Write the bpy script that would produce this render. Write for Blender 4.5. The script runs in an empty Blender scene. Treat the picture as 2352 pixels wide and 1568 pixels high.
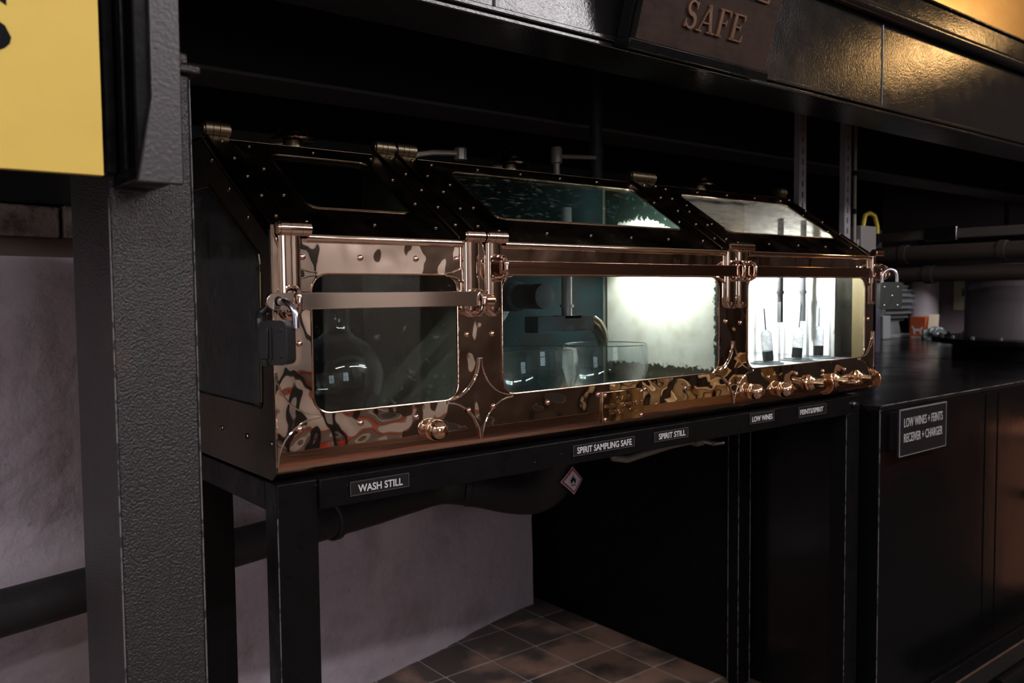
import bpy, bmesh, math, random
from mathutils import Vector, Matrix
random.seed(7)
PI = math.pi
SC = bpy.context.scene
COL = SC.collection

# ------------------------------------------------------------------ camera, world, exposure
FPX, YAW, PITCH, ROLL = 1962.2, 0.67486, 0.056273, 0.009778
CAM = Vector((-0.5525, -1.3, 1.3))
cam = bpy.data.cameras.new('camera')
cam.sensor_width = 36.0
cam.lens = FPX * 36.0 / 2352.0
cam.clip_start = 0.05
cam.dof.use_dof = True
cam.dof.focus_distance = 1.75
cam.dof.aperture_fstop = 5.0
co = bpy.data.objects.new('camera', cam)
COL.objects.link(co)
_cy, _sy = math.cos(YAW), math.sin(YAW)
_f = Vector((_sy * math.cos(PITCH), _cy * math.cos(PITCH), -math.sin(PITCH)))
_r = Vector((_cy, -_sy, 0))
_d = _f.cross(_r)
_r2 = _r * math.cos(ROLL) + _d * math.sin(ROLL)
_d2 = -_r * math.sin(ROLL) + _d * math.cos(ROLL)
M = Matrix.Identity(4)
for i in range(3):
    M[i][0], M[i][1], M[i][2], M[i][3] = _r2[i], -_d2[i], -_f[i], CAM[i]
co.matrix_world = M
SC.camera = co
w = bpy.data.worlds.new('world')
w.use_nodes = True
w.node_tree.nodes['Background'].inputs[0].default_value = (0.02, 0.02, 0.024, 1)
w.node_tree.nodes['Background'].inputs[1].default_value = 0.4
SC.world = w
SC.view_settings.view_transform = 'Standard'
SC.view_settings.look = 'None'
SC.view_settings.gamma = 1.0
SC.view_settings.exposure = 0.0
SC.view_settings.use_curve_mapping = False
SC.cycles.max_bounces = 12
SC.cycles.transparent_max_bounces = 24
SC.cycles.caustics_reflective = False
SC.cycles.caustics_refractive = False
SC.cycles.sample_clamp_indirect = 6.0

TUBE_L = 50.0         # ceiling tubes
FILL_WINDOW_L = 1.1        # added fill window behind the camera
LAMP2_L = 280.0        # lamp inside the middle bay of the safe
LAMP3_L = 1500.0        # lamp inside the right bay
WARM_L = 75.0         # warm lamps out to the right

# ------------------------------------------------------------------ materials
def mat(name, base=(.5, .5, .5), rough=.5, metal=0.0, spec=.5, bump=None, mix=None, coat=0.0, emit=None, rnoise=None, bump2=None):
    m = bpy.data.materials.new(name)
    m.use_nodes = True
    nt = m.node_tree
    N, L = nt.nodes, nt.links
    b = N['Principled BSDF']
    b.inputs['Base Color'].default_value = (*base, 1)
    b.inputs['Roughness'].default_value = rough
    b.inputs['Metallic'].default_value = metal
    b.inputs['Specular IOR Level'].default_value = spec
    b.inputs['Coat Weight'].default_value = coat
    tc = N.new('ShaderNodeTexCoord')
    if emit:
        b.inputs['Emission Color'].default_value = (*emit[0], 1)
        b.inputs['Emission Strength'].default_value = emit[1]
    def noise(scale, detail=4, rough_=.55, stretch=None):
        n = N.new('ShaderNodeTexNoise')
        n.inputs['Scale'].default_value = scale
        n.inputs['Detail'].default_value = detail
        n.inputs['Roughness'].default_value = rough_
        if stretch:
            mp = N.new('ShaderNodeMapping')
            mp.inputs['Scale'].default_value = stretch
            L.new(tc.outputs['Object'], mp.inputs['Vector'])
            L.new(mp.outputs[0], n.inputs['Vector'])
        else:
            L.new(tc.outputs['Object'], n.inputs['Vector'])
        return n.outputs['Fac']
    last = None
    for bp in (bump, bump2):
        if bp:
            bn = N.new('ShaderNodeBump')
            bn.inputs['Strength'].default_value = bp[1]
            bn.inputs['Distance'].default_value = bp[2]
            L.new(noise(bp[0], bp[3] if len(bp) > 3 else 4, .55, bp[4] if len(bp) > 4 else None), bn.inputs['Height'])
            if last:
                L.new(last, bn.inputs['Normal'])
            last = bn.outputs[0]
    if last:
        L.new(last, b.inputs['Normal'])
    if mix:
        # list of (colour, scale, lo, hi, stretch)
        prev = None
        for c, s, lo, hi, st in mix:
            r = N.new('ShaderNodeMapRange')
            r.inputs['From Min'].default_value = lo
            r.inputs['From Max'].default_value = hi
            L.new(noise(s, 6, .6, st), r.inputs['Value'])
            mx = N.new('ShaderNodeMixRGB')
            if prev:
                L.new(prev, mx.inputs[1])
            else:
                mx.inputs[1].default_value = (*base, 1)
            mx.inputs[2].default_value = (*c, 1)
            L.new(r.outputs[0], mx.inputs[0])
            prev = mx.outputs[0]
        L.new(prev, b.inputs['Base Color'])
    if rnoise:
        r = N.new('ShaderNodeMapRange')
        r.inputs['To Min'].default_value = rnoise[1]
        r.inputs['To Max'].default_value = rnoise[2]
        r.inputs['From Min'].default_value = .3
        r.inputs['From Max'].default_value = .7
        L.new(noise(rnoise[0]), r.inputs['Value'])
        L.new(r.outputs[0], b.inputs['Roughness'])
    return m

def glass_mat(name, tint=(.9, .95, .93), rough=.02, dirt=(.5, .5, .5), d_lo=.55, d_hi=.9, d_max=.25, d_scale=40, edge=None, refl=1.0, stretch=None):
    m = bpy.data.materials.new(name)
    m.use_nodes = True
    nt = m.node_tree
    N, L = nt.nodes, nt.links
    N.remove(N['Principled BSDF'])
    out = N['Material Output']
    tr = N.new('ShaderNodeBsdfTransparent')
    tr.inputs[0].default_value = (*tint, 1)
    gl = N.new('ShaderNodeBsdfGlossy')
    gl.inputs['Roughness'].default_value = rough
    gl.inputs[0].default_value = (refl, refl, refl, 1)
    # Schlick reflectance, the same from both sides of the pane
    lwf = N.new('ShaderNodeLayerWeight')
    lwf.inputs[0].default_value = .5
    p5 = N.new('ShaderNodeMath')
    p5.operation = 'POWER'
    p5.inputs[1].default_value = 5
    L.new(lwf.outputs['Facing'], p5.inputs[0])
    fr = N.new('ShaderNodeMath')
    fr.operation = 'MULTIPLY_ADD'
    fr.inputs[1].default_value = .95
    fr.inputs[2].default_value = .035
    L.new(p5.outputs[0], fr.inputs[0])
    m1 = N.new('ShaderNodeMixShader')
    L.new(fr.outputs[0], m1.inputs[0])
    L.new(tr.outputs[0], m1.inputs[1])
    L.new(gl.outputs[0], m1.inputs[2])
    tc = N.new('ShaderNodeTexCoord')
    n = N.new('ShaderNodeTexNoise')
    n.inputs['Scale'].default_value = d_scale
    n.inputs['Detail'].default_value = 8
    n.inputs['Roughness'].default_value = .65
    if stretch:
        mp = N.new('ShaderNodeMapping')
        mp.inputs['Scale'].default_value = stretch
        L.new(tc.outputs['Object'], mp.inputs['Vector'])
        L.new(mp.outputs[0], n.inputs['Vector'])
    else:
        L.new(tc.outputs['Object'], n.inputs['Vector'])
    r = N.new('ShaderNodeMapRange')
    r.inputs['From Min'].default_value = d_lo
    r.inputs['From Max'].default_value = d_hi
    r.inputs['To Max'].default_value = d_max
    L.new(n.outputs['Fac'], r.inputs['Value'])
    di = N.new('ShaderNodeBsdfDiffuse')
    di.inputs[0].default_value = (*dirt, 1)
    m2 = N.new('ShaderNodeMixShader')
    L.new(r.outputs[0], m2.inputs[0])
    L.new(m1.outputs[0], m2.inputs[1])
    L.new(di.outputs[0], m2.inputs[2])
    last = m2
    if edge:
        # curved vessels: walls seen edge-on look denser
        lw = N.new('ShaderNodeLayerWeight')
        lw.inputs[0].default_value = edge[1]
        pw = N.new('ShaderNodeMath')
        pw.operation = 'POWER'
        pw.inputs[1].default_value = edge[2]
        L.new(lw.outputs['Facing'], pw.inputs[0])
        tl = N.new('ShaderNodeBsdfGlossy')
        tl.inputs[0].default_value = (*edge[0], 1)
        tl.inputs['Roughness'].default_value = .12
        tl2 = N.new('ShaderNodeBsdfTranslucent')
        tl2.inputs[0].default_value = (*edge[0], 1)
        mm = N.new('ShaderNodeMixShader')
        mm.inputs[0].default_value = .5
        L.new(tl.outputs[0], mm.inputs[1])
        L.new(tl2.outputs[0], mm.inputs[2])
        m3 = N.new('ShaderNodeMixShader')
        L.new(pw.outputs[0], m3.inputs[0])
        L.new(m2.outputs[0], m3.inputs[1])
        L.new(mm.outputs[0], m3.inputs[2])
        last = m3
    L.new(last.outputs[0], out.inputs[0])
    return m

def emit_mat(name, col, s):
    m = bpy.data.materials.new(name)
    m.use_nodes = True
    nt = m.node_tree
    nt.nodes.remove(nt.nodes['Principled BSDF'])
    e = nt.nodes.new('ShaderNodeEmission')
    e.inputs[0].default_value = (*col, 1)
    e.inputs[1].default_value = s
    nt.links.new(e.outputs[0], nt.nodes['Material Output'].inputs[0])
    return m

def painted_plate_mat():
    """white enamel flaked away along an arch at the top and a ragged line at foot and front, verdigris beyond"""
    m = bpy.data.materials.new('worn_white_enamel')
    m.use_nodes = True
    nt = m.node_tree
    N, L = nt.nodes, nt.links
    b = N['Principled BSDF']
    b.inputs['Roughness'].default_value = .5
    tc = N.new('ShaderNodeTexCoord')
    sep = N.new('ShaderNodeSeparateXYZ')
    L.new(tc.outputs['Generated'], sep.inputs[0])
    n = N.new('ShaderNodeTexNoise')
    n.inputs['Scale'].default_value = 95
    n.inputs['Detail'].default_value = 7
    L.new(tc.outputs['Object'], n.inputs['Vector'])
    def math_(op, a, b_):
        x = N.new('ShaderNodeMath')
        x.operation = op
        for i, v in enumerate((a, b_)):
            if hasattr(v, 'default_value') or not isinstance(v, (int, float)):
                L.new(v, x.inputs[i])
            else:
                x.inputs[i].default_value = v
        return x.outputs[0]
    y, z = sep.outputs[1], sep.outputs[2]
    wob = math_('MULTIPLY', math_('SUBTRACT', n.outputs['Fac'], .5), .075)
    # arch: z < .86 - 2*(y-.72)^2
    dy = math_('SUBTRACT', y, .74)
    top = math_('SUBTRACT', math_('SUBTRACT', .86, math_('MULTIPLY', math_('MULTIPLY', dy, dy), .7)), z)
    bot = math_('SUBTRACT', z, .10)
    fr_ = math_('SUBTRACT', y, .075)
    mn = math_('MINIMUM', math_('MINIMUM', top, bot), fr_)
    v = math_('ADD', mn, wob)
    r = N.new('ShaderNodeMapRange')
    r.inputs['From Min'].default_value = 0
    r.inputs['From Max'].default_value = .012
    L.new(v, r.inputs['Value'])
    n2 = N.new('ShaderNodeTexNoise')
    n2.inputs['Scale'].default_value = 14
    n2.inputs['Detail'].default_value = 8
    L.new(tc.outputs['Object'], n2.inputs['Vector'])
    ramp = N.new('ShaderNodeValToRGB')
    ramp.color_ramp.elements[0].color = (.62, .61, .52, 1)
    ramp.color_ramp.elements[0].position = .35
    ramp.color_ramp.elements[1].color = (.82, .83, .78, 1)
    ramp.color_ramp.elements[1].position = .6
    L.new(n2.outputs['Fac'], ramp.inputs[0])
    r2 = N.new('ShaderNodeValToRGB')
    r2.color_ramp.elements[0].color = (.012, .022, .02, 1)
    r2.color_ramp.elements[0].position = .62
    r2.color_ramp.elements[1].color = (.1, .3, .28, 1)
    r2.color_ramp.elements[1].position = .75
    L.new(n.outputs['Fac'], r2.inputs[0])
    mx = N.new('ShaderNodeMixRGB')
    L.new(r.outputs[0], mx.inputs[0])
    L.new(r2.outputs[0], mx.inputs[1])
    L.new(ramp.outputs[0], mx.inputs[2])
    L.new(mx.outputs[0], b.inputs['Base Color'])
    return m

def tile_mat():
    m = mat('quarry_tile', (.105, .062, .045), .55, bump=(90, .5, .002))
    nt = m.node_tree
    N, L = nt.nodes, nt.links
    b = N['Principled BSDF']
    oi = N.new('ShaderNodeObjectInfo')
    hsv = N.new('ShaderNodeHueSaturation')
    r = N.new('ShaderNodeMapRange')
    r.inputs['To Min'].default_value = .72
    r.inputs['To Max'].default_value = 1.25
    L.new(oi.outputs['Random'], r.inputs['Value'])
    L.new(r.outputs[0], hsv.inputs['Value'])
    geo = N.new('ShaderNodeNewGeometry')
    n = N.new('ShaderNodeTexNoise')
    n.inputs['Scale'].default_value = 6
    n.inputs['Detail'].default_value = 8
    L.new(geo.outputs['Position'], n.inputs['Vector'])
    ramp = N.new('ShaderNodeValToRGB')
    e = ramp.color_ramp.elements
    e[0].position, e[0].color = .36, (.08, .064, .056, 1)
    e[1].position, e[1].color = .54, (.31, .185, .135, 1)
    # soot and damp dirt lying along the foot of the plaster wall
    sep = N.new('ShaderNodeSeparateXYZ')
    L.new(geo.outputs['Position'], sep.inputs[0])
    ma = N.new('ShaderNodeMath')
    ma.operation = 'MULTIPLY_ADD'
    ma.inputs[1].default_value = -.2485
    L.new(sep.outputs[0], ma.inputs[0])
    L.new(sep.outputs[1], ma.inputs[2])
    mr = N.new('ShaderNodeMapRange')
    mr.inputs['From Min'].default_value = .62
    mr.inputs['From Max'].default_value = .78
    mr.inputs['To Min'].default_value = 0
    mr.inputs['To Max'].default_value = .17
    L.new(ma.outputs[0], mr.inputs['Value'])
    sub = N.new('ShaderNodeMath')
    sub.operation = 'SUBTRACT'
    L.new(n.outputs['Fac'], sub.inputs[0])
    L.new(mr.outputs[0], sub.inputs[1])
    L.new(sub.outputs[0], ramp.inputs[0])
    L.new(ramp.outputs[0], hsv.inputs['Color'])
    L.new(hsv.outputs[0], b.inputs['Base Color'])
    return m

COPPER = mat('polished_copper', (.76, .645, .555), .03, 1, bump=(9, .42, .02, 1.5), bump2=(19, .34, .0045, 1.2))
COPPER_FLAT = mat('polished_copper_flat', (.78, .63, .53), .06, 1, bump=(8, .25, .004, 2, (.6, 3, 3)))
COPPER_ROLL = mat('copper_roll', (.52, .33, .24), .13, 1, bump=(30, .2, .002, 3, (.2, 4, 4)))
COPPER_ROOF = mat('copper_roof', (.24, .18, .135), .2, 1, bump=(20, .15, .003, 3), rnoise=(12, .12, .3))
COPPER_DULL = mat('tarnished_copper', (.15, .12, .078), .38, 1, bump=(26, .3, .003), mix=[((.10, .09, .06), 9, .45, .62, None)])
BAR = mat('brushed_copper_bar', (.78, .68, .60), .11, 1, bump=(60, .12, .001, 3, (.05, 1, 1)))
BRASS = mat('tap_bronze', (.80, .56, .38), .1, 1, bump=(35, .1, .002))
RIVET = mat('rivet_copper', (.78, .54, .45), .12, 1)
BLACK = mat('black_gloss_paint', (.005, .005, .0055), .28, spec=.13, bump=(70, .35, .002, 5), rnoise=(18, .2, .42), mix=[((.10, .10, .10), 120, .70, .76, None)])
BLACK_BEAM = mat('black_beam_paint', (.012, .0115, .0115), .17, spec=.5, bump=(150, .7, .0009, 4), rnoise=(14, .13, .2), bump2=(9, .3, .003, 2))
BLACK_MATT = mat('black_matt_paint', (.010, .010, .011), .6, spec=.3, bump=(40, .3, .002))
TANKM = mat('black_tank_paint', (.004, .004, .0045), .14, spec=.4, bump=(45, .12, .002, 4, (1, 1, .5)), rnoise=(5, .12, .24))
TANKTOP = mat('black_tank_top', (.010, .010, .0105), .17, spec=.55, bump=(45, .1, .001, 4), rnoise=(5, .12, .24))
POST = mat('orange_peel_black_paint', (.020, .019, .019), .38, spec=.6, bump=(270, 1.0, .0026, 2), mix=[((.05, .032, .024), 5, .52, .68, (1, 1, .55))])
DECK = mat('deck_underside', (.003, .003, .003), .85, spec=.2, bump=(20, .4, .004))
PLASTER = mat('limewashed_plaster', (.48, .42, .465), .85, spec=.2, bump=(12, .6, .03, 8), bump2=(70, .4, .005), mix=[((.35, .29, .31), 4, .5, .72, None), ((.2, .165, .165), 30, .68, .78, None)])
STONE = mat('rough_stone', (.36, .335, .33), .9, bump=(25, .9, .02, 8), mix=[((.1, .09, .09), 14, .45, .65, None)])
TIMBER = mat('old_timber', (.12, .085, .07), .8, bump=(18, .5, .006, 6, (.15, 1, 1)))
WHITE_WALL = mat('white_room_wall', (.36, .325, .31), .8, bump=(12, .3, .01))
DARK_WALL = mat('dark_brown_wall', (.035, .022, .017), .6, bump=(12, .3, .01))
EDGE = mat('painted_edge_glint', (.16, .155, .155), .5, mix=[((.03, .03, .03), 40, .5, .56, None)])  # pale grey that paints the light caught along steel edges
GREYFLOOR = mat('grey_floor_paint', (.22, .215, .215), .35, bump=(30, .2, .003))
BROWNFLOOR = mat('brown_floor', (.17, .095, .066), .45, bump=(30, .2, .003), mix=[((.07, .05, .042), 3, .45, .6, None)])
GROUT = mat('pale_grout', (.46, .43, .42), .9, bump=(60, .4, .003))
RED = mat('red_floor_paint', (.48, .05, .028), .4)
TILE = tile_mat()
YELLOW = mat('yellow_sign_face', (.78, .56, .115), .55, spec=.3, mix=[((.72, .51, .105), 4, .4, .7, None)])
INK = mat('black_print', (.006, .006, .008), .6, spec=.08)
WHITE_INK = mat('white_print', (.62, .62, .63), .5)
LABELM = mat('black_label_plastic', (.012, .012, .013), .3)
LABEL_EDGE = mat('clear_label_rim', (.075, .075, .082), .3)
WALNUT = mat('dark_walnut_board', (.044, .027, .021), .6, spec=.12, bump=(30, .3, .003, 5, (.4, 2, 2)), mix=[((.028, .018, .015), 25, .45, .65, None)])
LETTER = mat('bronze_letters', (.85, .58, .42), .3, 1)
IRON = mat('padlock_iron', (.045, .048, .042), .34, .8, bump=(60, .3, .002))
STEEL = mat('shackle_steel', (.55, .55, .62), .18, 1)
GALV = mat('galvanised_steel', (.42, .41, .44), .5, .6, bump=(40, .2, .002))
DARKPIPE = mat('dull_pipe', (.22, .21, .18), .5, .6, bump=(60, .3, .002))
INSUL = mat('black_insulation_jacket', (.024, .023, .024), .55, spec=.35, bump=(35, .5, .006), rnoise=(10, .42, .7))
TEAL = mat('verdigris_metal', (.09, .135, .165), .45, .35, bump=(40, .4, .003), mix=[((.05, .05, .055), 16, .45, .62, None)])
TEAL_WALL = mat('verdigris_sheet', (.010, .019, .023), .7, 0, spec=.0, bump=(20, .3, .003), mix=[((.012, .014, .015), 10, .48, .62, None), ((.2, .2, .18), 130, .70, .74, None)])
GREYGREEN = mat('grey_green_sheet', (.46, .47, .37), .6, 0, mix=[((.25, .28, .16), 7, .5, .7, None), ((.05, .05, .045), 40, .66, .75, None)], bump=(40, .2, .002))
OCHRE = mat('spotted_brass_sheet', (.12, .088, .035), .55, .2, mix=[((.06, .05, .03), 28, .66, .7, None)])
ENAMEL = painted_plate_mat()
WHITE_PANEL = mat('white_panel', (.8, .8, .79), .5, mix=[((.35, .35, .33), 45, .62, .72, (1, 1, .4))])
SAFE_FLOOR = mat('dark_wet_tray', (.02, .028, .026), .25, .2, bump=(40, .3, .002))
PLUG = mat('black_plug', (.016, .016, .018), .5)
GLASS = glass_mat('window_glass', (.88, .92, .91), .015, (.5, .52, .5), .60, .8, .22, 55)
GLASS_TEAL = glass_mat('green_window_glass', (.90, .95, .94), .015, (.4, .47, .45), .62, .8, .12, 110)
GLASS_CLEAR = glass_mat('clear_lid_glass', (.75, .8, .78), .02, (.3, .32, .3), .68, .9, .1, 40)
GLASS_ROOF = glass_mat('roof_glass', (.7, .76, .73), .03, (.30, .34, .31), .58, .72, .35, 60, stretch=(.6, 1.6, 1.6))
GLASS_ROOF_DIRTY = glass_mat('scratched_roof_glass', (.75, .75, .72), .05, (.42, .42, .38), .35, .85, .6, 20, stretch=(.5, 2.2, 2.2))
GLASS_END = glass_mat('grimy_end_glass', (.28, .31, .29), .12, (.14, .15, .14), .3, .7, .75, 18, stretch=(1, 1, .5))
VESSEL = glass_mat('vessel_glass', (.95, .97, .97), .015, (.6, .6, .6), .7, .8, .12, 80, ((.95, .96, .96), .5, 2.1))
JAR = glass_mat('jar_glass', (.95, .96, .97), .015, (.7, .7, .7), .7, .8, .1, 80, ((.5, .52, .54), .5, 3.2))
FLOAT = glass_mat('float_glass', (.8, .8, .82), .05, (.35, .36, .38), .4, .8, .5, 60, ((.35, .36, .38), .5, 2.5))

# ------------------------------------------------------------------ mesh builder
class MB:
    def __init__(s):
        s.v, s.f = [], []
    def add(s, vs, fs):
        o = len(s.v)
        s.v += [tuple(v) for v in vs]
        s.f += [tuple(i + o for i in f) for f in fs]
        return s
    def box(s, x0, y0, z0, x1, y1, z1):
        vs = [(x, y, z) for x in (x0, x1) for y in (y0, y1) for z in (z0, z1)]
        return s.add(vs, [(0, 1, 3, 2), (4, 6, 7, 5), (0, 4, 5, 1), (2, 3, 7, 6), (0, 2, 6, 4), (1, 5, 7, 3)])
    def prism(s, pts, vec):
        vec = Vector(vec)
        n = len(pts)
        a = [Vector(p) for p in pts]
        vs = a + [p + vec for p in a]
        fs = [tuple(range(n))[::-1], tuple(range(n, 2 * n))]
        fs += [(i, (i + 1) % n, n + (i + 1) % n, n + i) for i in range(n)]
        return s.add(vs, fs)
    def tube(s, path, r, seg=12, caps=True, flat=1.0):
        P = [Vector(p) for p in path]
        n = len(P)
        R = r if isinstance(r, (list, tuple)) else [r] * n
        t = [(P[min(i + 1, n - 1)] - P[max(i - 1, 0)]).normalized() for i in range(n)]
        up = Vector((0, 0, 1)) if abs(t[0].z) < .9 else Vector((0, 1, 0))
        u = t[0].cross(up).normalized()
        vs, fs = [], []
        for i in range(n):
            u = (u - t[i] * u.dot(t[i])).normalized()
            v = t[i].cross(u)
            for k in range(seg):
                a = 2 * PI * k / seg
                vs.append(P[i] + u * (math.cos(a) * R[i]) + v * (math.sin(a) * R[i] * flat))
        for i in range(n - 1):
            for k in range(seg):
                k2 = (k + 1) % seg
                fs.append((i * seg + k, i * seg + k2, (i + 1) * seg + k2, (i + 1) * seg + k))
        if caps:
            fs.append(tuple(range(seg))[::-1])
            fs.append(tuple(range((n - 1) * seg, n * seg)))
        return s.add(vs, fs)
    def cyl(s, p0, p1, r, seg=16, r1=None):
        return s.tube([p0, p1], [r, r if r1 is None else r1], seg)
    def lathe(s, prof, c, axis=(0, 0, 1), seg=24, closed=False):
        """prof: (r, h) along axis from c"""
        ax = Vector(axis).normalized()
        up = Vector((0, 0, 1)) if abs(ax.z) < .9 else Vector((1, 0, 0))
        u = ax.cross(up).normalized()
        v = ax.cross(u)
        c = Vector(c)
        vs, fs, rows = [], [], []
        for r, h in prof:
            if r < 1e-6:
                rows.append([len(vs)])
                vs.append(c + ax * h)
            else:
                rows.append(list(range(len(vs), len(vs) + seg)))
                for k in range(seg):
                    a = 2 * PI * k / seg
                    vs.append(c + ax * h + u * (math.cos(a) * r) + v * (math.sin(a) * r))
        prs = list(zip(rows, rows[1:]))
        if closed:
            prs.append((rows[-1], rows[0]))
        for A, B in prs:
            for k in range(seg):
                k2 = (k + 1) % seg
                if len(A) == 1 and len(B) == 1:
                    continue
                if len(A) == 1:
                    fs.append((A[0], B[k2], B[k]))
                elif len(B) == 1:
                    fs.append((A[k], A[k2], B[0]))
                else:
                    fs.append((A[k], A[k2], B[k2], B[k]))
        return s.add(vs, fs)
    def plate(s, outer, holes, fn, thick):
        """flat sheet with holes; fn(u, v, w) -> xyz, w runs 0..thick"""
        bm = bmesh.new()
        loops, edges = [], []
        for lp in [outer] + holes:
            vv = [bm.verts.new((u, v, 0)) for u, v in lp]
            loops.append(len(lp))
            for i in range(len(vv)):
                edges.append(bm.edges.new((vv[i], vv[(i + 1) % len(vv)])))
        bm.verts.index_update()
        bmesh.ops.triangle_fill(bm, use_beauty=True, use_dissolve=False, edges=edges)
        bm.verts.index_update()
        pts = [(v.co.x, v.co.y) for v in bm.verts]
        fc = [tuple(v.index for v in f.verts) for f in bm.faces]
        bm.free()
        n = len(pts)
        vs = [fn(u, v, 0) for u, v in pts] + [fn(u, v, thick) for u, v in pts]
        fs = fc + [tuple(i + n for i in f[::-1]) for f in fc]
        o = 0
        for ln in loops:
            for i in range(ln):
                a, b = o + i, o + (i + 1) % ln
                fs.append((a, b, b + n, a + n))
            o += ln
        return s.add(vs, fs)
    def build(s, name, m, parent=None, bevel=0, smooth=True, angle=35, recalc=True):
        o3 = Vector((0, 0, 0))
        p = parent
        while p:
            o3 += Vector(p.location)
            p = p.parent
        me = bpy.data.meshes.new(name)
        me.from_pydata([tuple(Vector(v) - o3) for v in s.v], [], s.f)
        if recalc:
            bm = bmesh.new()
            bm.from_mesh(me)
            bmesh.ops.recalc_face_normals(bm, faces=bm.faces)
            bm.to_mesh(me)
            bm.free()
        if smooth:
            me.polygons.foreach_set('use_smooth', [True] * len(me.polygons))
            me.set_sharp_from_angle(angle=math.radians(angle))
        me.materials.append(m)
        o = bpy.data.objects.new(name, me)
        COL.objects.link(o)
        if parent:
            o.parent = parent
        if bevel:
            b = o.modifiers.new('bevel', 'BEVEL')
            b.width = bevel
            b.segments = 2
            b.limit_method = 'ANGLE'
            b.angle_limit = math.radians(40)
        return o

def tag(o, label=None, cat=None, group=None, kind=None):
    if label: o['label'] = label
    if cat: o['category'] = cat
    if group: o['group'] = group
    if kind: o['kind'] = kind
    return o

def thing(name, label, cat, loc, group=None):
    o = bpy.data.objects.new(name, None)
    o.empty_display_size = .05
    COL.objects.link(o)
    o.location = loc
    return tag(o, label, cat, group)

def copy_tree(o, parent=None):
    c = o.copy()
    COL.objects.link(c)
    c.parent = parent
    for ch in list(o.children):
        copy_tree(ch, c)
    return c

def shared(name, me, parent, loc, rot=(0, 0, 0), scale=1.0):
    """one more piece from shared mesh data, loc in world coordinates"""
    o3 = Vector((0, 0, 0))
    p = parent
    while p:
        o3 += Vector(p.location)
        p = p.parent
    o = bpy.data.objects.new(name, me)
    COL.objects.link(o)
    o.parent = parent
    o.location = Vector(loc) - o3
    o.rotation_euler = rot
    o.scale = (scale,) * 3
    return o

def rrect(x0, y0, x1, y1, r, n=6):
    pts = []
    for cx, cy, a0 in ((x1 - r, y1 - r, 0), (x0 + r, y1 - r, 90), (x0 + r, y0 + r, 180), (x1 - r, y0 + r, 270)):
        for k in range(n + 1):
            a = math.radians(a0 + 90 * k / n)
            pts.append((cx + r * math.cos(a), cy + r * math.sin(a)))
    return pts

def text(body, fn, u0, v0, wd, ht, mt, parent, depth=.0008, bold=0.0, name='lettering', align='fit'):
    """letters filling the rectangle u0,v0 (lower left), wd x ht; fn(u,v,w)->xyz"""
    cu = bpy.data.curves.new('lettering', 'FONT')
    cu.body = body
    cu.size = 1.0
    cu.extrude = .01
    cu.offset = bold
    cu.resolution_u = 4
    to = bpy.data.objects.new('lettering', cu)
    COL.objects.link(to)
    dg = bpy.context.evaluated_depsgraph_get()
    me = bpy.data.meshes.new_from_object(to.evaluated_get(dg))
    bpy.data.objects.remove(to)
    bpy.data.curves.remove(cu)
    xs = [v.co.x for v in me.vertices]
    ys = [v.co.y for v in me.vertices]
    sx, sy = wd / (max(xs) - min(xs)), ht / (max(ys) - min(ys))
    mb = MB()
    mb.add([fn(u0 + (v.co.x - min(xs)) * sx, v0 + (v.co.y - min(ys)) * sy, depth * (1 if v.co.z > 0 else -.3)) for v in me.vertices],
           [tuple(p.vertices) for p in me.polygons])
    bpy.data.meshes.remove(me)
    return mb.build(name, mt, parent, smooth=False)

# ------------------------------------------------------------------ the setting
def struct(o, label=None):
    o['kind'] = 'structure'
    if label: o['label'] = label
    return o

fl = struct(MB().box(-3.2, -4.1, -.12, 8.2, 4.2, -.006).build('floor', BROWNFLOOR), 'brown floor with terracotta quarry tiles under the stand')
struct(MB().box(1.92, -4.0, -.0059, 6.9, -.06, -.0052).build('floor_dark', mat('dark_floor_paint', (.012, .011, .011), .5)), 'dark painted floor in front of the tank')
# grout bed with terracotta tiles, 200 mm pitch
bed = MB().box(-.566, -.14, -.0058, 1.9, 1.66, -.0015).build('grout_bed', GROUT, fl)
tm = MB().box(-.0965, -.0965, -.006, .0965, .0965, .0).build('tile', TILE, fl, bevel=.002)
tm.location = (1.434 + .1 - .2 * 10, .66 - .1 - .2 * 3, .0015)
for i in range(-10, 2):
    for j in range(-3, 5):
        if (i, j) == (-10, -3):
            continue
        o = tm.copy()
        COL.objects.link(o)
        o.location = (1.434 + .1 + .2 * i, .66 - .1 + .2 * j, .001 + random.uniform(0, .0012))
        o.rotation_euler = (random.uniform(-.002, .002), random.uniform(-.002, .002), random.choice((0, 1, 2, 3)) * PI / 2)

def wy(x, off=0.0):     # face of the skew plaster wall (off = distance out from it)
    return 1.18 + .2485 * (x - .826) - off * 1.0305

wb = MB()
nseg, rows = 60, 36
x0, x1 = -2.6, 1.70
vs = []
for i in range(nseg + 1):
    x = x0 + (x1 - x0) * i / nseg
    for j in range(rows + 1):
        z = 1.395 * j / rows
        bul = .008 * math.sin(x * 7.3 + z * 3) + .006 * math.sin(z * 11 + x * 4.1) + random.uniform(-.0015, .0015)
        if x < 0.05 and z < .72:
            bul += .035 * min(1, (.72 - z) / .06) * min(1, max(0, (.05 - x) / .05))
        if z < .05:
            bul += random.uniform(-.004, .006)
        vs.append((x, wy(x) - bul, z))
k = rows + 1
fs = [(i * k + j, (i + 1) * k + j, (i + 1) * k + j + 1, i * k + j + 1) for i in range(nseg) for j in range(rows)]
wb.add(vs, fs)
wb.prism([(x0, wy(x0) + .012, 0), (x1 - .01, wy(x1) + .012, 0), (x1 - .01, wy(x1) + .3, 0), (x0, wy(x0) + .3, 0)], (0, 0, 1.39))
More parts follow.
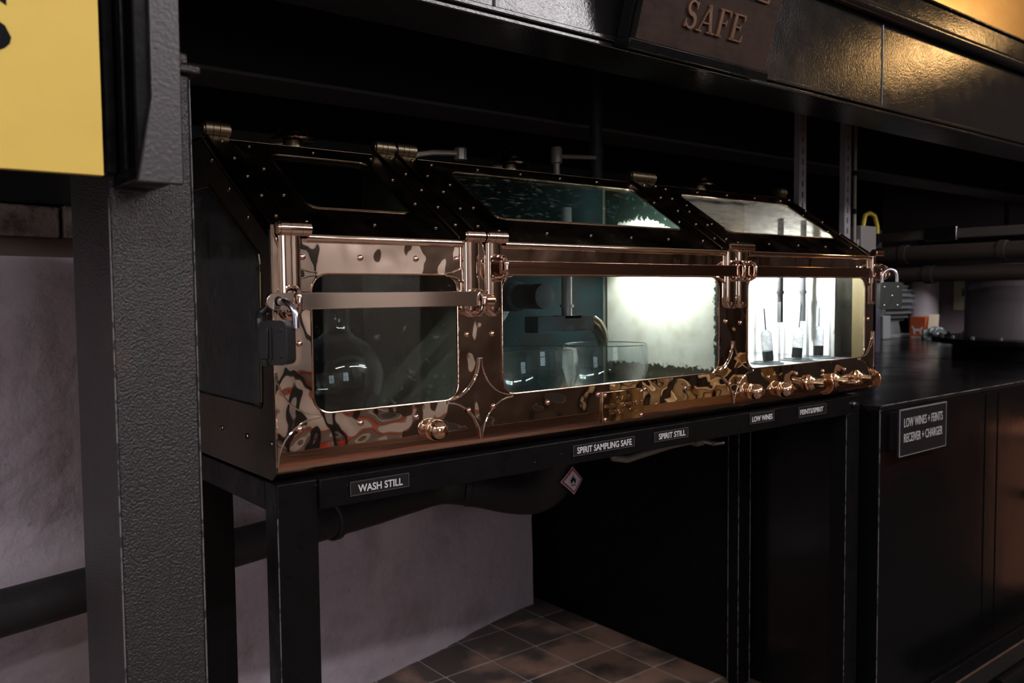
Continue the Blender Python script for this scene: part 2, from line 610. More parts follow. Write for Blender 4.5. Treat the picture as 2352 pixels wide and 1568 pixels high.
# rough end of the wall
ev = []
for j in range(rows + 1):
    z = 1.395 * j / rows
    b0 = vs[nseg * k + j]
    ev += [b0, (x1 + random.uniform(-.016, .010), wy(x1) + .03, z), (x1 - .005, wy(x1) + .3, z)]
wb.add(ev, [(3 * j + a, 3 * j + a + 1, 3 * j + a + 4, 3 * j + a + 3) for j in range(rows) for a in (0, 1)])
struct(wb.build('wall_back', PLASTER, recalc=False), 'uneven pale limewashed plaster wall behind the stand')
tb = MB().prism([(-2.6, wy(-2.6) + .03, 1.39), (1.0, wy(1.0) + .03, 1.39), (1.0, wy(1.0) + .3, 1.39), (-2.6, wy(-2.6) + .3, 1.39)], (0, 0, .052))
struct(tb.build('trim_1', TIMBER), 'old brown timber course on top of the plaster wall')
# stone course above the timber
sc_ = MB()
for i in range(13):
    xa, xb = -2.6 + i * .277, -2.6 + (i + 1) * .277 - .008
    d = random.uniform(-.01, .012)
    h = random.uniform(.066, .084)
    sc_.prism([(xa, wy(xa) + d, 1.442), (xb, wy(xb) + d + .004, 1.442), (xb, wy(xb) + .3, 1.442), (xa, wy(xa) + .3, 1.442)], (0, 0, h))
st_root = struct(MB().prism([(-2.6, wy(-2.6) + .06, 1.442), (1.0, wy(1.0) + .06, 1.442), (1.0, wy(1.0) + .3, 1.442), (-2.6, wy(-2.6) + .3, 1.442)], (0, 0, .06)).build('trim_2', STONE), 'rough grey stone course above the timber')
for i in range(13):
    mb = MB()
    mb.v = sc_.v[i * 8:(i + 1) * 8]
    mb.f = [tuple(a - i * 8 for a in f) for f in sc_.f[i * 6:(i + 1) * 6]]
    mb.build('stone', STONE, st_root, bevel=.006)
struct(MB().box(-3.2, 2.05, .98, 7.0, 2.2, 2.128).build('wall_rear', BLACK_MATT), 'black boarding in the dark behind the spirit safe')
struct(MB().box(-2.6, 1.0, 1.525, 1.9, 1.3, 1.75).build('trim_3', BLACK_MATT), 'black beam lying over the stone course')
# dark surroundings under the walkway
struct(MB().box(-3.2, .18, 2.13, 7.0, 4.1, 2.2).build('ceiling', DECK), 'black underside of the raised walkway')
struct(MB().box(1.757, .44, 0, 1.80, 1.62, .965).build('wall_side', BLACK), 'black panel closing the right side under the safe')
struct(MB().box(7.0, -4.1, 0, 7.15, 4.2, 4.2).build('wall_right', DARK_WALL))
struct(MB().box(-3.2, -4.1, 0, -3.05, 4.2, 4.2).build('wall_left', WHITE_WALL))
wf = MB()
wf.box(-3.2, -4.25, 0, 2.9, -4.1, 4.2)
struct(wf.build('wall_front', WHITE_WALL), 'white wall of the still house behind the camera')
struct(MB().box(2.9, -4.25, 2.3, 7.15, -4.1, 4.2).build('wall_front_upper', WHITE_WALL), 'upper white wall behind the camera to the right')
struct(MB().box(2.9, -4.25, 0, 7.15, -4.1, 2.3).build('wall_dark', DARK_WALL), 'dark brown wall behind the camera to the right')
struct(MB().box(-3.2, -4.25, 4.2, 7.15, 4.2, 4.3).build('ceiling_high', WHITE_WALL), 'pale ceiling of the still house')
struct(MB().box(-3.2, 4.1, 2.2, 7.15, 4.25, 4.2).build('wall_upper', DARK_WALL), 'dark wall above the walkway')
struct(MB().box(5.75, .0, 0, 5.85, 2.049, 2.13).build('wall_end', mat('dim_mauve_wall', (.16, .13, .14), .8, bump=(10, .4, .01))), 'dim mauve wall at the far end of the tank')
# red walkway line on the floor behind the camera
struct(MB().box(-3, -2.05, -.0059, 6.5, -1.93, -.004).build('trim_4', RED), 'red painted line on the floor')
struct(MB().box(.2, -3.6, -.0059, .32, -2.05, -.004).build('trim_5', RED), 'red painted line crossing the floor')

struct(MB().box(-3.05, -4.1, -.006, 2.9, -4.07, .46).build('baseboard_front', mat('grey_brown_dado', (.16, .135, .125), .5)), 'grey brown dado along the foot of the white wall')
struct(MB().box(-3.05, -4.07, .36, 2.9, -4.06, .41).build('trim_8', RED), 'red band along the dado')
struct(MB().box(-3.05, -4.07, .10, 2.9, -4.06, .16).build('trim_7', mat('pale_band', (.4, .36, .34), .6)), 'pale band low on the dado')
for x, wd_ in ((.62, .07), (.78, .05), (1.9, .09)):
    o_ = thing('wall_column', 'black column standing against the white wall behind the camera, %s' % {.62: 'left one of a pair', .78: 'right one of a pair', 1.9: 'standing alone'}[x], 'column', (x, -3.9, 0))
    MB().box(x - wd_, -3.95, -.005, x + wd_, -3.85, 3.4).build('shaft', BLACK_MATT, o_, bevel=.004)
    MB().box(x - wd_ - .03, -3.97, -.005, x + wd_ + .03, -3.83, .06).build('foot', BLACK_MATT, o_, bevel=.004)
o_ = thing('ochre_drum', 'low ochre drum standing by the dark wall out to the right', 'drum', (5.0, -3.3, 0))
MB().lathe([(0, 0), (.6, 0), (.62, .03), (.6, .06), (.6, .62), (.62, .65), (.6, .68), (0, .68)], (5.0, -3.3, -.005), seg=40).build('body', mat('ochre_paint', (.40, .28, .14), .5), o_)
MB().lathe([(.6, .33), (.625, .335), (.625, .36), (.6, .365)], (5.0, -3.3, 0), seg=40, closed=True).build('hoop', BLACK_MATT, o_)

# glowing window added behind the camera as a soft fill light
wn = struct(MB().plate([(-1.0, .9), (.1, .9), (.1, 2.6), (-1.0, 2.6)], [[(-.93, .97), (.03, .97), (.03, 2.53), (-.93, 2.53)]], lambda u, v, t: (u, -4.1 + t, v), .06).build('fill_window_1', BLACK_MATT), 'added glowing fill window behind the camera')
MB().box(-.95, -4.09, .95, .05, -4.075, 2.55).build('pane', emit_mat('fill_pane', (.86, .88, 1.0), FILL_WINDOW_L * 4), wn)
MB().box(-.47, -4.075, .95, -.43, -4.045, 2.55).build('mullion', BLACK_MATT, wn)
MB().box(-.95, -4.075, 1.73, .05, -4.045, 1.77).build('transom', BLACK_MATT, wn)

# ceiling tubes of the still house
TUBE = emit_mat('fluorescent_tube', (.98, .94, .96), TUBE_L)
def tube_light(x, y, z, ln, along, lab):
    t = thing('fluorescent_light', lab, 'ceiling light', (x, y, z))
    dx, dy = (ln / 2, .06) if along == 'x' else (.06, ln / 2)
    MB().box(x - dx, y - dy, z, x + dx, y + dy, z + .07).build('housing', WHITE_WALL, t)
    MB().box(x - dx * .97, y - dy * .8, z - .05, x + dx * .97, y + dy * .8, z).build('diffuser', TUBE, t)
    MB().cyl((x, y, z + .07), (x, y, 4.21 if z > 2 else 2.13), .012).build('hanger', BLACK_MATT, t)
tube_light(-1.0, -2.6, 3.0, 1.5, 'x', 'fluorescent batten hanging behind the camera on the left')
tube_light(1.2, -3.2, 3.2, 1.5, 'x', 'fluorescent batten hanging before the white wall')
tube_light(3.6, -3.0, 3.05, 1.5, 'x', 'fluorescent batten added high on the right, nearer the stand')  # this and the next two are added for the girder face to mirror
tube_light(3.2, -3.5, 3.42, 1.6, 'x', 'fluorescent batten added high on the right, nearer the wall')
tube_light(2.9, -2.65, 3.15, 1.6, 'x', 'fluorescent batten added between the two on the right')
tube_light(-2.2, -1.2, 2.7, 1.5, 'y', 'fluorescent batten hanging left of the camera')
t = thing('hooded_fill_lamp', 'added hooded fill lamp low over the far end of the tank', 'lamp', (5.2, .95, 1.62))  # added lamp, brightens the dark end under the walkway
MB().box(5.12, .45, 1.62, 5.28, 1.45, 1.64).build('hood', BLACK_MATT, t)
MB().box(5.11, .45, 1.50, 5.12, 1.45, 1.64).build('hood_side', BLACK_MATT, t)
MB().box(5.28, .45, 1.50, 5.29, 1.45, 1.64).build('hood_side', BLACK_MATT, t)
MB().box(5.12, .44, 1.50, 5.28, .45, 1.64).build('hood_side', BLACK_MATT, t)
MB().box(5.12, 1.45, 1.50, 5.28, 1.46, 1.64).build('hood_side', BLACK_MATT, t)
MB().tube([(5.2, .5, 1.59), (5.2, 1.4, 1.59)], .02, 12).build('tube', emit_mat('hooded_fill_tube', (.95, .92, 1.0), 48.0), t)
MB().cyl((5.2, .95, 1.64), (5.2, .95, 2.13), .012).build('hanger', BLACK_MATT, t)
# warm lamp out to the right
t = thing('warm_lamp', 'warm bulkhead lamp hanging to the right of the stand', 'lamp', (3.9, -.75, 2.55))
MB().lathe([(0, 0), (.05, .0), (.11, .05), (.12, .10), (0, .12)], (3.9, -.75, 2.55), seg=20).build('shade', BLACK_MATT, t)
MB().lathe([(0, -.09), (.05, -.075), (.075, -.03), (.06, .0), (0, .002)], (3.9, -.75, 2.549), seg=20).build('bulb', emit_mat('warm_bulb', (1.0, .58, .22), WARM_L), t)
MB().cyl((3.9, -.75, 2.66), (3.9, -.75, 4.21), .01).build('cord', BLACK_MATT, t)
t = thing('warm_lamp', 'warm lamp on the upper level beside the copper still', 'lamp', (3.6, .75, 2.9))
MB().lathe([(0, 0), (.05, .0), (.11, .05), (.12, .10), (0, .12)], (3.6, .75, 3.1), seg=20).build('shade', BLACK_MATT, t)
MB().lathe([(0, -.09), (.05, -.075), (.075, -.03), (.06, .0), (0, .002)], (3.6, .75, 3.099), seg=20).build('bulb', emit_mat('warm_bulb_upper', (1.0, .70, .38), WARM_L * 13), t)
MB().cyl((3.6, .75, 3.2), (3.6, .75, 4.21), .01).build('cord', BLACK_MATT, t)

# ------------------------------------------------------------------ steel post, upper column, beams
root = thing('steel_post', 'thick black post with bumpy paint at the left of the safe', 'post', (-.178, .118, 0))
MB().box(-.237, 0, 0, -.12, .237, 1.628).build('shaft', POST, root, bevel=.004)
MB().box(-.236, -.012, 1.628, -.106, .245, 1.640).build('cap_plate', POST, root, bevel=.003)
MB().box(-.20, -.004, 1.640, -.122, .22, 1.658).build('packing_plate', POST, root, bevel=.004)

PCORN = [((-.12, 0.0, 0), (-.12, 0.0, 1.62)), ((-.237, 0.0, 0), (-.237, 0.0, 1.44))]
PROOT = root
root = thing('hanging_column', 'narrow black steel column bolted in front of the thick post', 'column', (-.213, -.06, 1.445))
COLP = mat('column_paint', (.04, .034, .036), .36, spec=.6, bump=(160, .6, .0015, 2))
MB().prism([(-.232, -.128, 1.449), (-.173, -.128, 1.449), (-.172, -.128, 2.13), (-.209, -.128, 2.13), (-.211, -.128, 1.56)], (0, .010, 0)).build('front_flange', COLP, root, bevel=.002)
MB().box(-.230, -.1175, 1.452, -.178, -.002, 2.13).build('web', BLACK, root, bevel=.003)
MB().box(-.246, -.03, 1.47, -.2305, -.002, 2.13).build('rear_flange', BLACK, root, bevel=.002)
MB().tube([(-.234, -.085, 1.47), (-.234, -.085, 2.12)], .004, 8).build('edge_bead', BLACK, root)

root = thing('steel_beam', 'black painted girder running overhead above the copper safe', 'beam', (2.5, .1, 1.82))
bu = MB().box(-1.2, .008, 1.82, 6.9, .162, 1.829)
bu.build('bottom_flange', BLACK_BEAM, root, bevel=.002)
MB().box(-1.2, .014, 1.829, 6.9, .03, 2.2).build('web', BLACK_BEAM, root)
MB().box(-1.2, .004, 1.833, 6.9, .0135, 1.843).build('lip', BLACK_BEAM, root, bevel=.002)
MB().tube([(-1.2, -.004, 2.103), (6.9, -.004, 2.103)], .019, 12).build('round_rail', BLACK_BEAM, root)
MB().box(-1.2, .004, 2.2, 6.9, .16, 2.207).build('top_flange', BLACK_BEAM, root, bevel=.002)
for x in (.355, .463, 1.91):
    MB().tube([(x, .0135, 1.845), (x, .0135, 2.085)], .0025 if x > 1 else .003, 8).build('weld_seam', BLACK_BEAM, root)
MB().box(-1.2, .145, 1.829, 6.9, .162, 2.12).build('back_web', BLACK_MATT, root)

root = thing('steel_beam', 'second black girder further back under the walkway', 'beam', (2.5, .78, 1.82))
MB().box(-1.2, .69, 1.82, 6.0, .86, 1.83).build('bottom_flange', mat('dusty_black_steel', (.05, .049, .047), .6, bump=(30, .4, .003)), root, bevel=.002)
MB().box(-1.2, .765, 1.83, 6.0, .785, 2.129).build('web', BLACK_MATT, root)

def glint_line(parent, *pts, r=.0013):  # thin grey tube drawn as a highlight along a corner
    MB().tube(list(pts), r, 6).build('edge_glint', EDGE, parent)
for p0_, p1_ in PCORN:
    glint_line(PROOT, p0_, p1_, r=.0012)
# ------------------------------------------------------------------ yellow sign at the left
root = thing('yellow_sign', 'yellow sign with a black letter hanging at the left', 'sign', (-.58, -.14, 1.45))
MB().box(-.88, -.15, 1.4505, -.2775, -.138, 2.05).build('board', YELLOW, root, bevel=.001)
text('S', lambda u, v, t_: (u, -.15 - t_, v), -.4225, 1.5835, .050, .070, INK, root, bold=.0)
MB().box(-.60, -.138, 1.9, -.25, -.126, 1.94).build('bracket', BLACK, root, bevel=.001)

# ------------------------------------------------------------------ tilted board on the beam: SAMPLE SAFE
root = thing('name_board', 'tilted dark wooden board with raised bronze capitals on the beam', 'sign', (1.03, -.02, 1.83))
TA = math.radians(18)
def bd(u, v, t_):      # u = x, v = up the board, t_ = out of the face
    return (u, -.030 - v * math.sin(TA) - t_ * math.cos(TA), 1.836 + v * math.cos(TA) - t_ * math.sin(TA))
def bd_box(mb, u0, v0, u1, v1, t0, t1):
    vs_ = [bd(u, v, t_) for u in (u0, u1) for v in (v0, v1) for t_ in (t0, t1)]
    return mb.add(vs_, [(0, 1, 3, 2), (4, 6, 7, 5), (0, 4, 5, 1), (2, 3, 7, 6), (0, 2, 6, 4), (1, 5, 7, 3)])
bd_box(MB(), .803, 0, 1.262, .36, -.02, 0).build('board', WALNUT, root, bevel=.001)
bd_box(MB(), .775, -.008, .803, .36, -.026, .004).build('side_moulding', BLACK, root, bevel=.003)
bd_box(MB(), .782, -.008, .796, .36, .004, .009).build('side_bead', BLACK, root, bevel=.003)
bd_box(MB(), .775, -.022, 1.262, -.001, -.03, .016).build('ledge', BLACK, root, bevel=.003)


def stroke(mb, pts, ws, t1=.006):
    """flat stroke of changing width in board coordinates"""
    n = len(pts)
    Lr, Rr = [], []
    for i, (x, y) in enumerate(pts):
        x2, y2 = pts[min(i + 1, n - 1)]
        x1_, y1_ = pts[max(i - 1, 0)]
        dx, dy = x2 - x1_, y2 - y1_
        d = math.hypot(dx, dy) or 1
        nx, ny = -dy / d, dx / d
        Lr.append((x + nx * ws[i] / 2, y + ny * ws[i] / 2))
        Rr.append((x - nx * ws[i] / 2, y - ny * ws[i] / 2))
    for i in range(n - 1):
        q = [Lr[i], Lr[i + 1], Rr[i + 1], Rr[i]]
        vs_ = [bd(u, v, .0005) for u, v in q] + [bd(u, v, t1) for u, v in q]
        mb.add(vs_, [(0, 1, 2, 3), (7, 6, 5, 4), (0, 4, 5, 1), (1, 5, 6, 2), (2, 6, 7, 3), (3, 7, 4, 0)])
def serif_letter(ch, u0, v0, wd, h):
    mb = MB()
    T, t_ = h * .165, h * .06
    def P(x, y): return (u0 + x * wd, v0 + y * h)
    def seg(a, b, w0, w1=None): stroke(mb, [P(*a), P(*b)], [w0, w0 if w1 is None else w1])
    if ch == 'S':
        pts, ws = [], []
        for k_ in range(25):
            a = math.radians(25 + 245 * k_ / 24)
            pts.append(P(.5 + .36 * math.cos(a), .745 + .225 * math.sin(a)))
            ws.append(t_ * 1.1 + (T - t_) * max(0, (k_ - 6) / 18))
        for k_ in range(1, 25):
            a = math.radians(90 - 245 * k_ / 24)
            pts.append(P(.5 + .38 * math.cos(a), .265 + .245 * math.sin(a)))
            ws.append(T - (T - t_ * 1.1) * max(0, (k_ - 4) / 20))
        stroke(mb, pts, ws)
        seg((.84, .70), (.88, .98), t_ * .6, t_ * 1.3)
        seg((.10, .32), (.08, .02), t_ * .6, t_ * 1.3)
    elif ch == 'A':
        seg((.14, .02), (.55, .98), t_)
        seg((.82, .02), (.52, 1.0), T)
        seg((.25, .33), (.72, .33), t_)
        seg((-.02, .015), (.32, .015), t_)
        seg((.60, .015), (1.04, .015), t_)
    elif ch in 'FE':
        seg((.26, .02), (.26, .98), T)
        seg((.06, .98), (.90, .98), t_)
        seg((.30, .52), (.70, .52), t_)
        seg((.89, 1.0), (.93, .76), t_ * 2.2, t_ * .5)
        seg((.71, .64), (.71, .40), t_ * .9)
        if ch == 'F':
            seg((.04, .015), (.52, .015), t_)
        else:
            seg((.04, .02), (.92, .02), t_)
            seg((.91, 0), (.97, .27), t_ * 2.4, t_ * .5)
    elif ch == 'L':
        seg((.26, .02), (.26, .98), T)
        seg((.06, .985), (.50, .985), t_)
        seg((.04, .02), (.90, .02), t_)
        seg((.89, 0), (.95, .27), t_ * 2.4, t_ * .5)
    elif ch == 'M':
        seg((.10, .02), (.14, .98), t_)
        seg((.14, .98), (.50, .06), T)
        seg((.50, .06), (.86, .98), t_)
        seg((.88, .02), (.86, .98), T)
        seg((-.02, .015), (.24, .015), t_)
        seg((.72, .015), (1.04, .015), t_)
    elif ch == 'P':
        seg((.26, .02), (.26, .98), T)
        seg((.04, .015), (.52, .015), t_)
        pts = [P(.08, .98)] + [P(.52 + .34 * math.cos(math.radians(a)), .74 + .24 * math.sin(math.radians(a))) for a in range(90, -91, -15)] + [P(.28, .50)]
        stroke(mb, pts, [t_] + [t_ + (T - t_) * max(0, math.cos(math.radians(a))) for a in range(90, -91, -15)] + [t_])
    return mb.build('letter', LETTER, root, smooth=False)
for ch, u, wd in (('S', .938, .037), ('A', .979, .060), ('F', 1.044, .045), ('E', 1.094, .048)):
    serif_letter(ch, u, .048, wd, .058)
for ch, u, wd in (('S', .864, .037), ('A', .909, .060), ('M', .976, .072), ('P', 1.056, .044), ('L', 1.110, .046), ('E', 1.161, .048)):
    serif_letter(ch, u, .147, wd, .058)

# ------------------------------------------------------------------ steel stand
root = thing('steel_stand', 'black angle iron stand carrying the copper safe', 'stand', (.89, .22, 0))
LEGS = ((0, 0), (0, .385), (1.712, 0), (1.733, .385))
for i, (x, y) in enumerate(LEGS):
    lg_ = MB().box(x, y, 0, x + (.062 if i == 3 else .071), y + (.041 if i == 3 else .05), .945 if i else .995).build('leg', BLACK, root, bevel=.002)
    if i == 3:
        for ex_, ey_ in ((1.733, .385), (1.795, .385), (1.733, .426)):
            MB().tube([(ex_, ey_, .001), (ex_, ey_, .94)], .0012, 6).build('edge_glint', EDGE, lg_)  # painted highlights on the leg corners
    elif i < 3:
        MB().tube([(x, y, .001), (x, y, .94)], .0009, 6).build('edge_glint', EDGE, lg_)  # edge highlight drawn in grey
MB().box(.071, -.007, .945, 1.712, .05, .9955).build('front_rail', BLACK, root, bevel=.002)
MB().box(1.712, 0, .945, 1.783, .05, .9955).build('rail_end', BLACK, root, bevel=.002)
MB().box(.0005, .05, .945, .06, .385, .9945).build('side_rail', BLACK, root, bevel=.002)
MB().box(.0, .385, .9451, 1.795, .44, .9955).build('back_rail', BLACK, root, bevel=.002)
MB().box(1.70, .05, .9452, 1.755, .385, .9945).build('side_rail', BLACK, root, bevel=.002)
MB().lathe([(0, -.009), (.005, -.009), (.005, 0), (.009, 0), (.009, .004)], (1.748, -.005, .972), (0, 1, 0), 8).build('bolt', STEEL, root)

# labels stuck on the front rail
def rail_label(txt, x0_, x1_, z0_, z1_, tx0, tx1, tz0, tz1, lab):
    r_ = thing('rail_label', lab, 'label', ((x0_ + x1_) / 2, -.008, z0_), 'engraved labels on the stand rail')
    MB().box(x0_, -.0092, z0_, x1_, -.0072, z1_).build('plate', LABELM, r_, bevel=.0006)
    rim = MB().plate([(x0_, z0_), (x1_, z0_), (x1_, z1_), (x0_, z1_)], [[(x0_ + .0012, z0_ + .0012), (x1_ - .0012, z0_ + .0012), (x1_ - .0012, z1_ - .0012), (x0_ + .0012, z1_ - .0012)]], lambda u, v, t_: (u, -.0092 - t_, v), .0006)
    rim.build('rim', LABEL_EDGE, r_, smooth=False)
    text(txt, lambda u, v, t_: (u, -.0093 - t_, v), tx0, tz0, tx1 - tx0, tz1 - tz0, WHITE_INK, r_, depth=.0005, bold=.016)
rail_label('WASH STILL', .1258, .2425, .9587, .9835, .141, .229, .9635, .9765, 'small black label reading WASH STILL on the stand rail')
rail_label('SPIRIT SAMPLING SAFE', .6397, .8238, .9612, .9838, .651, .814, .9655, .9792, 'long black label reading SPIRIT SAMPLING SAFE on the stand rail')
rail_label('SPIRIT STILL', .8874, 1.0048, .9618, .9842, .903, .995, .9662, .9796, 'short black label reading SPIRIT STILL on the stand rail')
rail_label('LOW WINES', 1.2427, 1.346, .9655, .992, 1.252, 1.338, .9705, .9842, 'small black label reading LOW WINES on the stand rail')
rail_label('FEINTS/SPIRIT', 1.457, 1.590, .961, .9893, 1.464, 1.575, .968, .9815, 'small black label reading FEINTS/SPIRIT on the stand rail')

# ------------------------------------------------------------------ the spirit safe
SL = math.radians(33.54)
CS, SN = math.cos(SL), math.sin(SL)
XL, XR = 0.0, 1.853
WZ0, WZ1 = 1.104, 1.335
WIN = ((.067, .358), (.463, 1.128), (1.242, 1.803))
RWIN = ((.108, .322), (.522, 1.105), (1.286, 1.796))
safe = thing('spirit_safe', 'long polished copper spirit safe with glass windows and sloping lids', 'spirit safe', (.925, .22, .996))
def fp(u, v, t_):     # front face, t_ runs out towards the viewer
    return (u, -t_, v)
def sp(u, v, t_):     # sloping roof: v = distance up the slope, t_ = out of the roof
    return (u, v * CS - t_ * SN, 1.39 + v * SN + t_ * CS)
front = MB().plate([(XL, 1.04), (XR, 1.04), (XR, 1.392), (XL, 1.392)], [rrect(a, WZ0, b, WZ1, .03) for a, b in WIN], lambda u, v, t_: (u, t_, v), .003)
front.build('front_panel', COPPER, safe)
prof = [(.004, 1.050), (-.0005, 1.046)] + [(-.0005 + .026 * (1 - math.cos(a)), 1.030 - .030 * math.sin(a)) for a in [math.radians(d) for d in range(0, 91, 9)]] + [(.05, 1.0), (.05, 1.048)]
MB().prism([(XL + .0035, y, z) for y, z in prof], (XR - XL - .007, 0, 0)).build('base_roll', COPPER_ROLL, safe)
MB().box(.012, .05, .997, XR - .02, .45, 1.03).build('base', COPPER_DULL, safe)
MB().box(XL, .452, 1.0, XR, .46, 1.597).build('back_panel', TEAL_WALL, safe)
MB().prism([(XL, .312, 1.5905), (XR, .312, 1.5905), (XR, .46, 1.5905), (XL, .46, 1.5905)], (0, 0, .006)).build('top_sheet', COPPER_ROOF, safe)
rim = MB().plate([(XL, 0), (XR, 0), (XR, .372), (XL, .372)], [rrect(a - .012, .095, b + .012, .33, .02) for a, b in RWIN], lambda u, v, t_: sp(u, v, -t_), .003)
rim.build('roof_frame', COPPER_ROOF, safe)
# end panels with their own windows
endp = [(.0185, 1.0), (.008, 1.007), (.002, 1.017), (.0008, 1.030), (.0008, 1.044), (.001, 1.05), (.001, 1.39), (.308, 1.596), (.452, 1.596), (.452, 1.0)]
eh = [(.052, 1.125), (.058, 1.115), (.40, 1.115), (.405, 1.122), (.405, 1.49), (.395, 1.50), (.275, 1.50), (.262, 1.496), (.046, 1.366), (.042, 1.352)]
MB().plate(endp, [eh], lambda u, v, t_: (XL + t_, u, v), .003).build('end_panel', COPPER_DULL, safe)
MB().plate([(.04, 1.10), (.42, 1.10), (.42, 1.52), (.25, 1.52), (.03, 1.37)], [], lambda u, v, t_: (XL + .0034 + t_, u, v), .003).build('end_glass', GLASS_END, safe)
MB().plate(endp, [], lambda u, v, t_: (XR - t_, u, v), .003).build('end_panel', COPPER_DULL, safe)
# raised bead round the end window
bp = [(-.001, y, z) for y, z in eh]
MB().tube(bp + [bp[0]], .0022, 8, False).build('end_bead', COPPER_DULL, safe)
# glass, beads, lids
for i, (a, b) in enumerate(WIN):
    MB().plate(rrect(a - .012, WZ0 - .012, b + .012, WZ1 + .012, .03), [], lambda u, v, t_: (u, .0035 + t_, v), .003).build('window_glass', GLASS_TEAL if i == 1 else GLASS, safe)
    lp = [(u, -.0012, v) for u, v in rrect(a, WZ0, b, WZ1, .03)]
    MB().tube(lp + [lp[0]], .0017, 8, False).build('window_bead', COPPER_ROLL, safe)
LID = ((.058, .368), (.468, 1.148), (1.236, 1.826))
for i, (a, b) in enumerate(RWIN):
    c, d = LID[i]
    lid = MB().plate([(c, .006), (d, .006), (d, .365), (c, .365)], [rrect(a, .108, b, .318, .024)], lambda u, v, t_: sp(u, v, t_), .0035).build('roof_lid', COPPER_ROOF, safe, bevel=.001)
    MB().plate(rrect(a - .008, .1, b + .008, .326, .02), [], lambda u, v, t_: sp(u, v, -.0005 - t_), .002).build('lid_glass', (GLASS_CLEAR, GLASS_ROOF, GLASS_ROOF_DIRTY)[i], lid)
    lp = [sp(u, v, .0038) for u, v in rrect(a, .108, b, .318, .024)]
    MB().tube(lp + [lp[0]], .0018, 8, False).build('lid_bead', COPPER_ROOF, lid)
    MB().tube([(c, -.003, 1.3935), (d, -.003, 1.3935)], .0075, 12).build('front_roll', COPPER_FLAT, lid)

# concave four-pointed stars soldered over the corners between the windows
def star(cx, cz, R, x_lo=None, x_hi=None, name='corner_star'):
    r = R * .97
    pts = []
    n = 9
    for q in range(4):                      # arcs centred on the four outer corners
        sx, sz = ((1, 1), (-1, 1), (-1, -1), (1, -1))[q]
        a0 = (270, 0, 90, 180)[q]
        for k_ in range(n):
            a = math.radians(a0 - 90 * k_ / (n - 1))
            pts.append((cx + sx * R + r * math.cos(a), cz + sz * R + r * math.sin(a)))
    pts.reverse()
    pts = [(min(max(x, XL if x_lo is None else x_lo), XR if x_hi is None else x_hi), z) for x, z in pts]
    out = []
    for p in pts:
        if not out or math.hypot(p[0] - out[-1][0], p[1] - out[-1][1]) > 1e-4:
            out.append(p)
    if math.hypot(out[0][0] - out[-1][0], out[0][1] - out[-1][1]) < 1e-4:
        out.pop()
    return out
for cx in (0.0, .409, 1.186, XR):
    for cz in (1.101, 1.335):
        pts = star(cx, cz, .077)
        if len(pts) < 4:
            continue
        s_ = MB().plate(pts, [], lambda u, v, t_: (u, -t_ - .0002, v), .0028).build('corner_star', COPPER, safe, bevel=.001)
        edge = [(x, -.0032, z) for x, z in pts]
        MB().tube(edge + [edge[0]], .0016, 6, False).build('edge_bead', COPPER, s_)
for cz in (1.101, 1.345):                    # the halves returned round the left end
    pts = [(y, z) for y, z in star(0.0, cz, .060, 0.0) if y >= 0]
    MB().plate(pts, [], lambda u, v, t_: (-.0003 - t_, u, v), .002).build('end_star', COPPER_DULL, safe)

# rivets (shared mesh)
rv = MB().lathe([(.0056, 0), (.0052, .0022), (.0036, .0038), (0, .0045)], (0, 0, 0), (0, 0, 1), 10).build('rivet', RIVET, None)
RV = rv.data
RVD = rv.data.copy()
RVD.materials[0] = COPPER_ROOF
bpy.data.objects.remove(rv)
FR = [(.0529, 1.3623), (.1585, 1.3628), (.2699, 1.3632), (.3579, 1.364), (.0441, 1.2217), (.3794, 1.2239), (.4388, 1.2233), (.0405, 1.0822), (.1531, 1.0806), (.2655, 1.0801), (.3802, 1.0812), (.4379, 1.0842), (.5789, 1.0786), (1.0038, 1.075), (1.156, 1.2265), (1.2131, 1.2216), (1.1674, 1.0732), (1.2056, 1.0714), (1.3332, 1.0778), (1.4584, 1.0785), (1.5867, 1.0772), (1.6987, 1.0749), (1.8307, 1.0383), (1.8221, 1.2154), (.7205, 1.083), (.8655, 1.083)]
for x, z in FR:
    on_star = any(abs(x - cx) + abs(z - 1.101) < .07 for cx in (0, .409, 1.186, XR))
    shared('rivet', RV, safe, (x, -.003 if on_star else -.0002, z), (PI / 2, 0, 0))
for i, (c, d) in enumerate(LID):
    n = (3, 6, 5)[i]
    for k_ in range(n):
        u = c + .025 + (d - c - .05) * k_ / (n - 1)
        for v in (.056, .343):
            shared('rivet', RVD, safe, sp(u, v, .0036), (SL, 0, 0), .68)
    for u in (c + .02, d - .02):
        for v in (.15, .25):
            shared('rivet', RVD, safe, sp(u, v, .0036), (SL, 0, 0), .68)
for y, z in ((.015, 1.06), (.02, 1.27), (.09, 1.43), (.17, 1.485), (.25, 1.545), (.12, 1.06), (.24, 1.06), (.36, 1.06)):
    shared('rivet', RVD, safe, (-.0002, y, z), (0, -PI / 2, 0), .9)

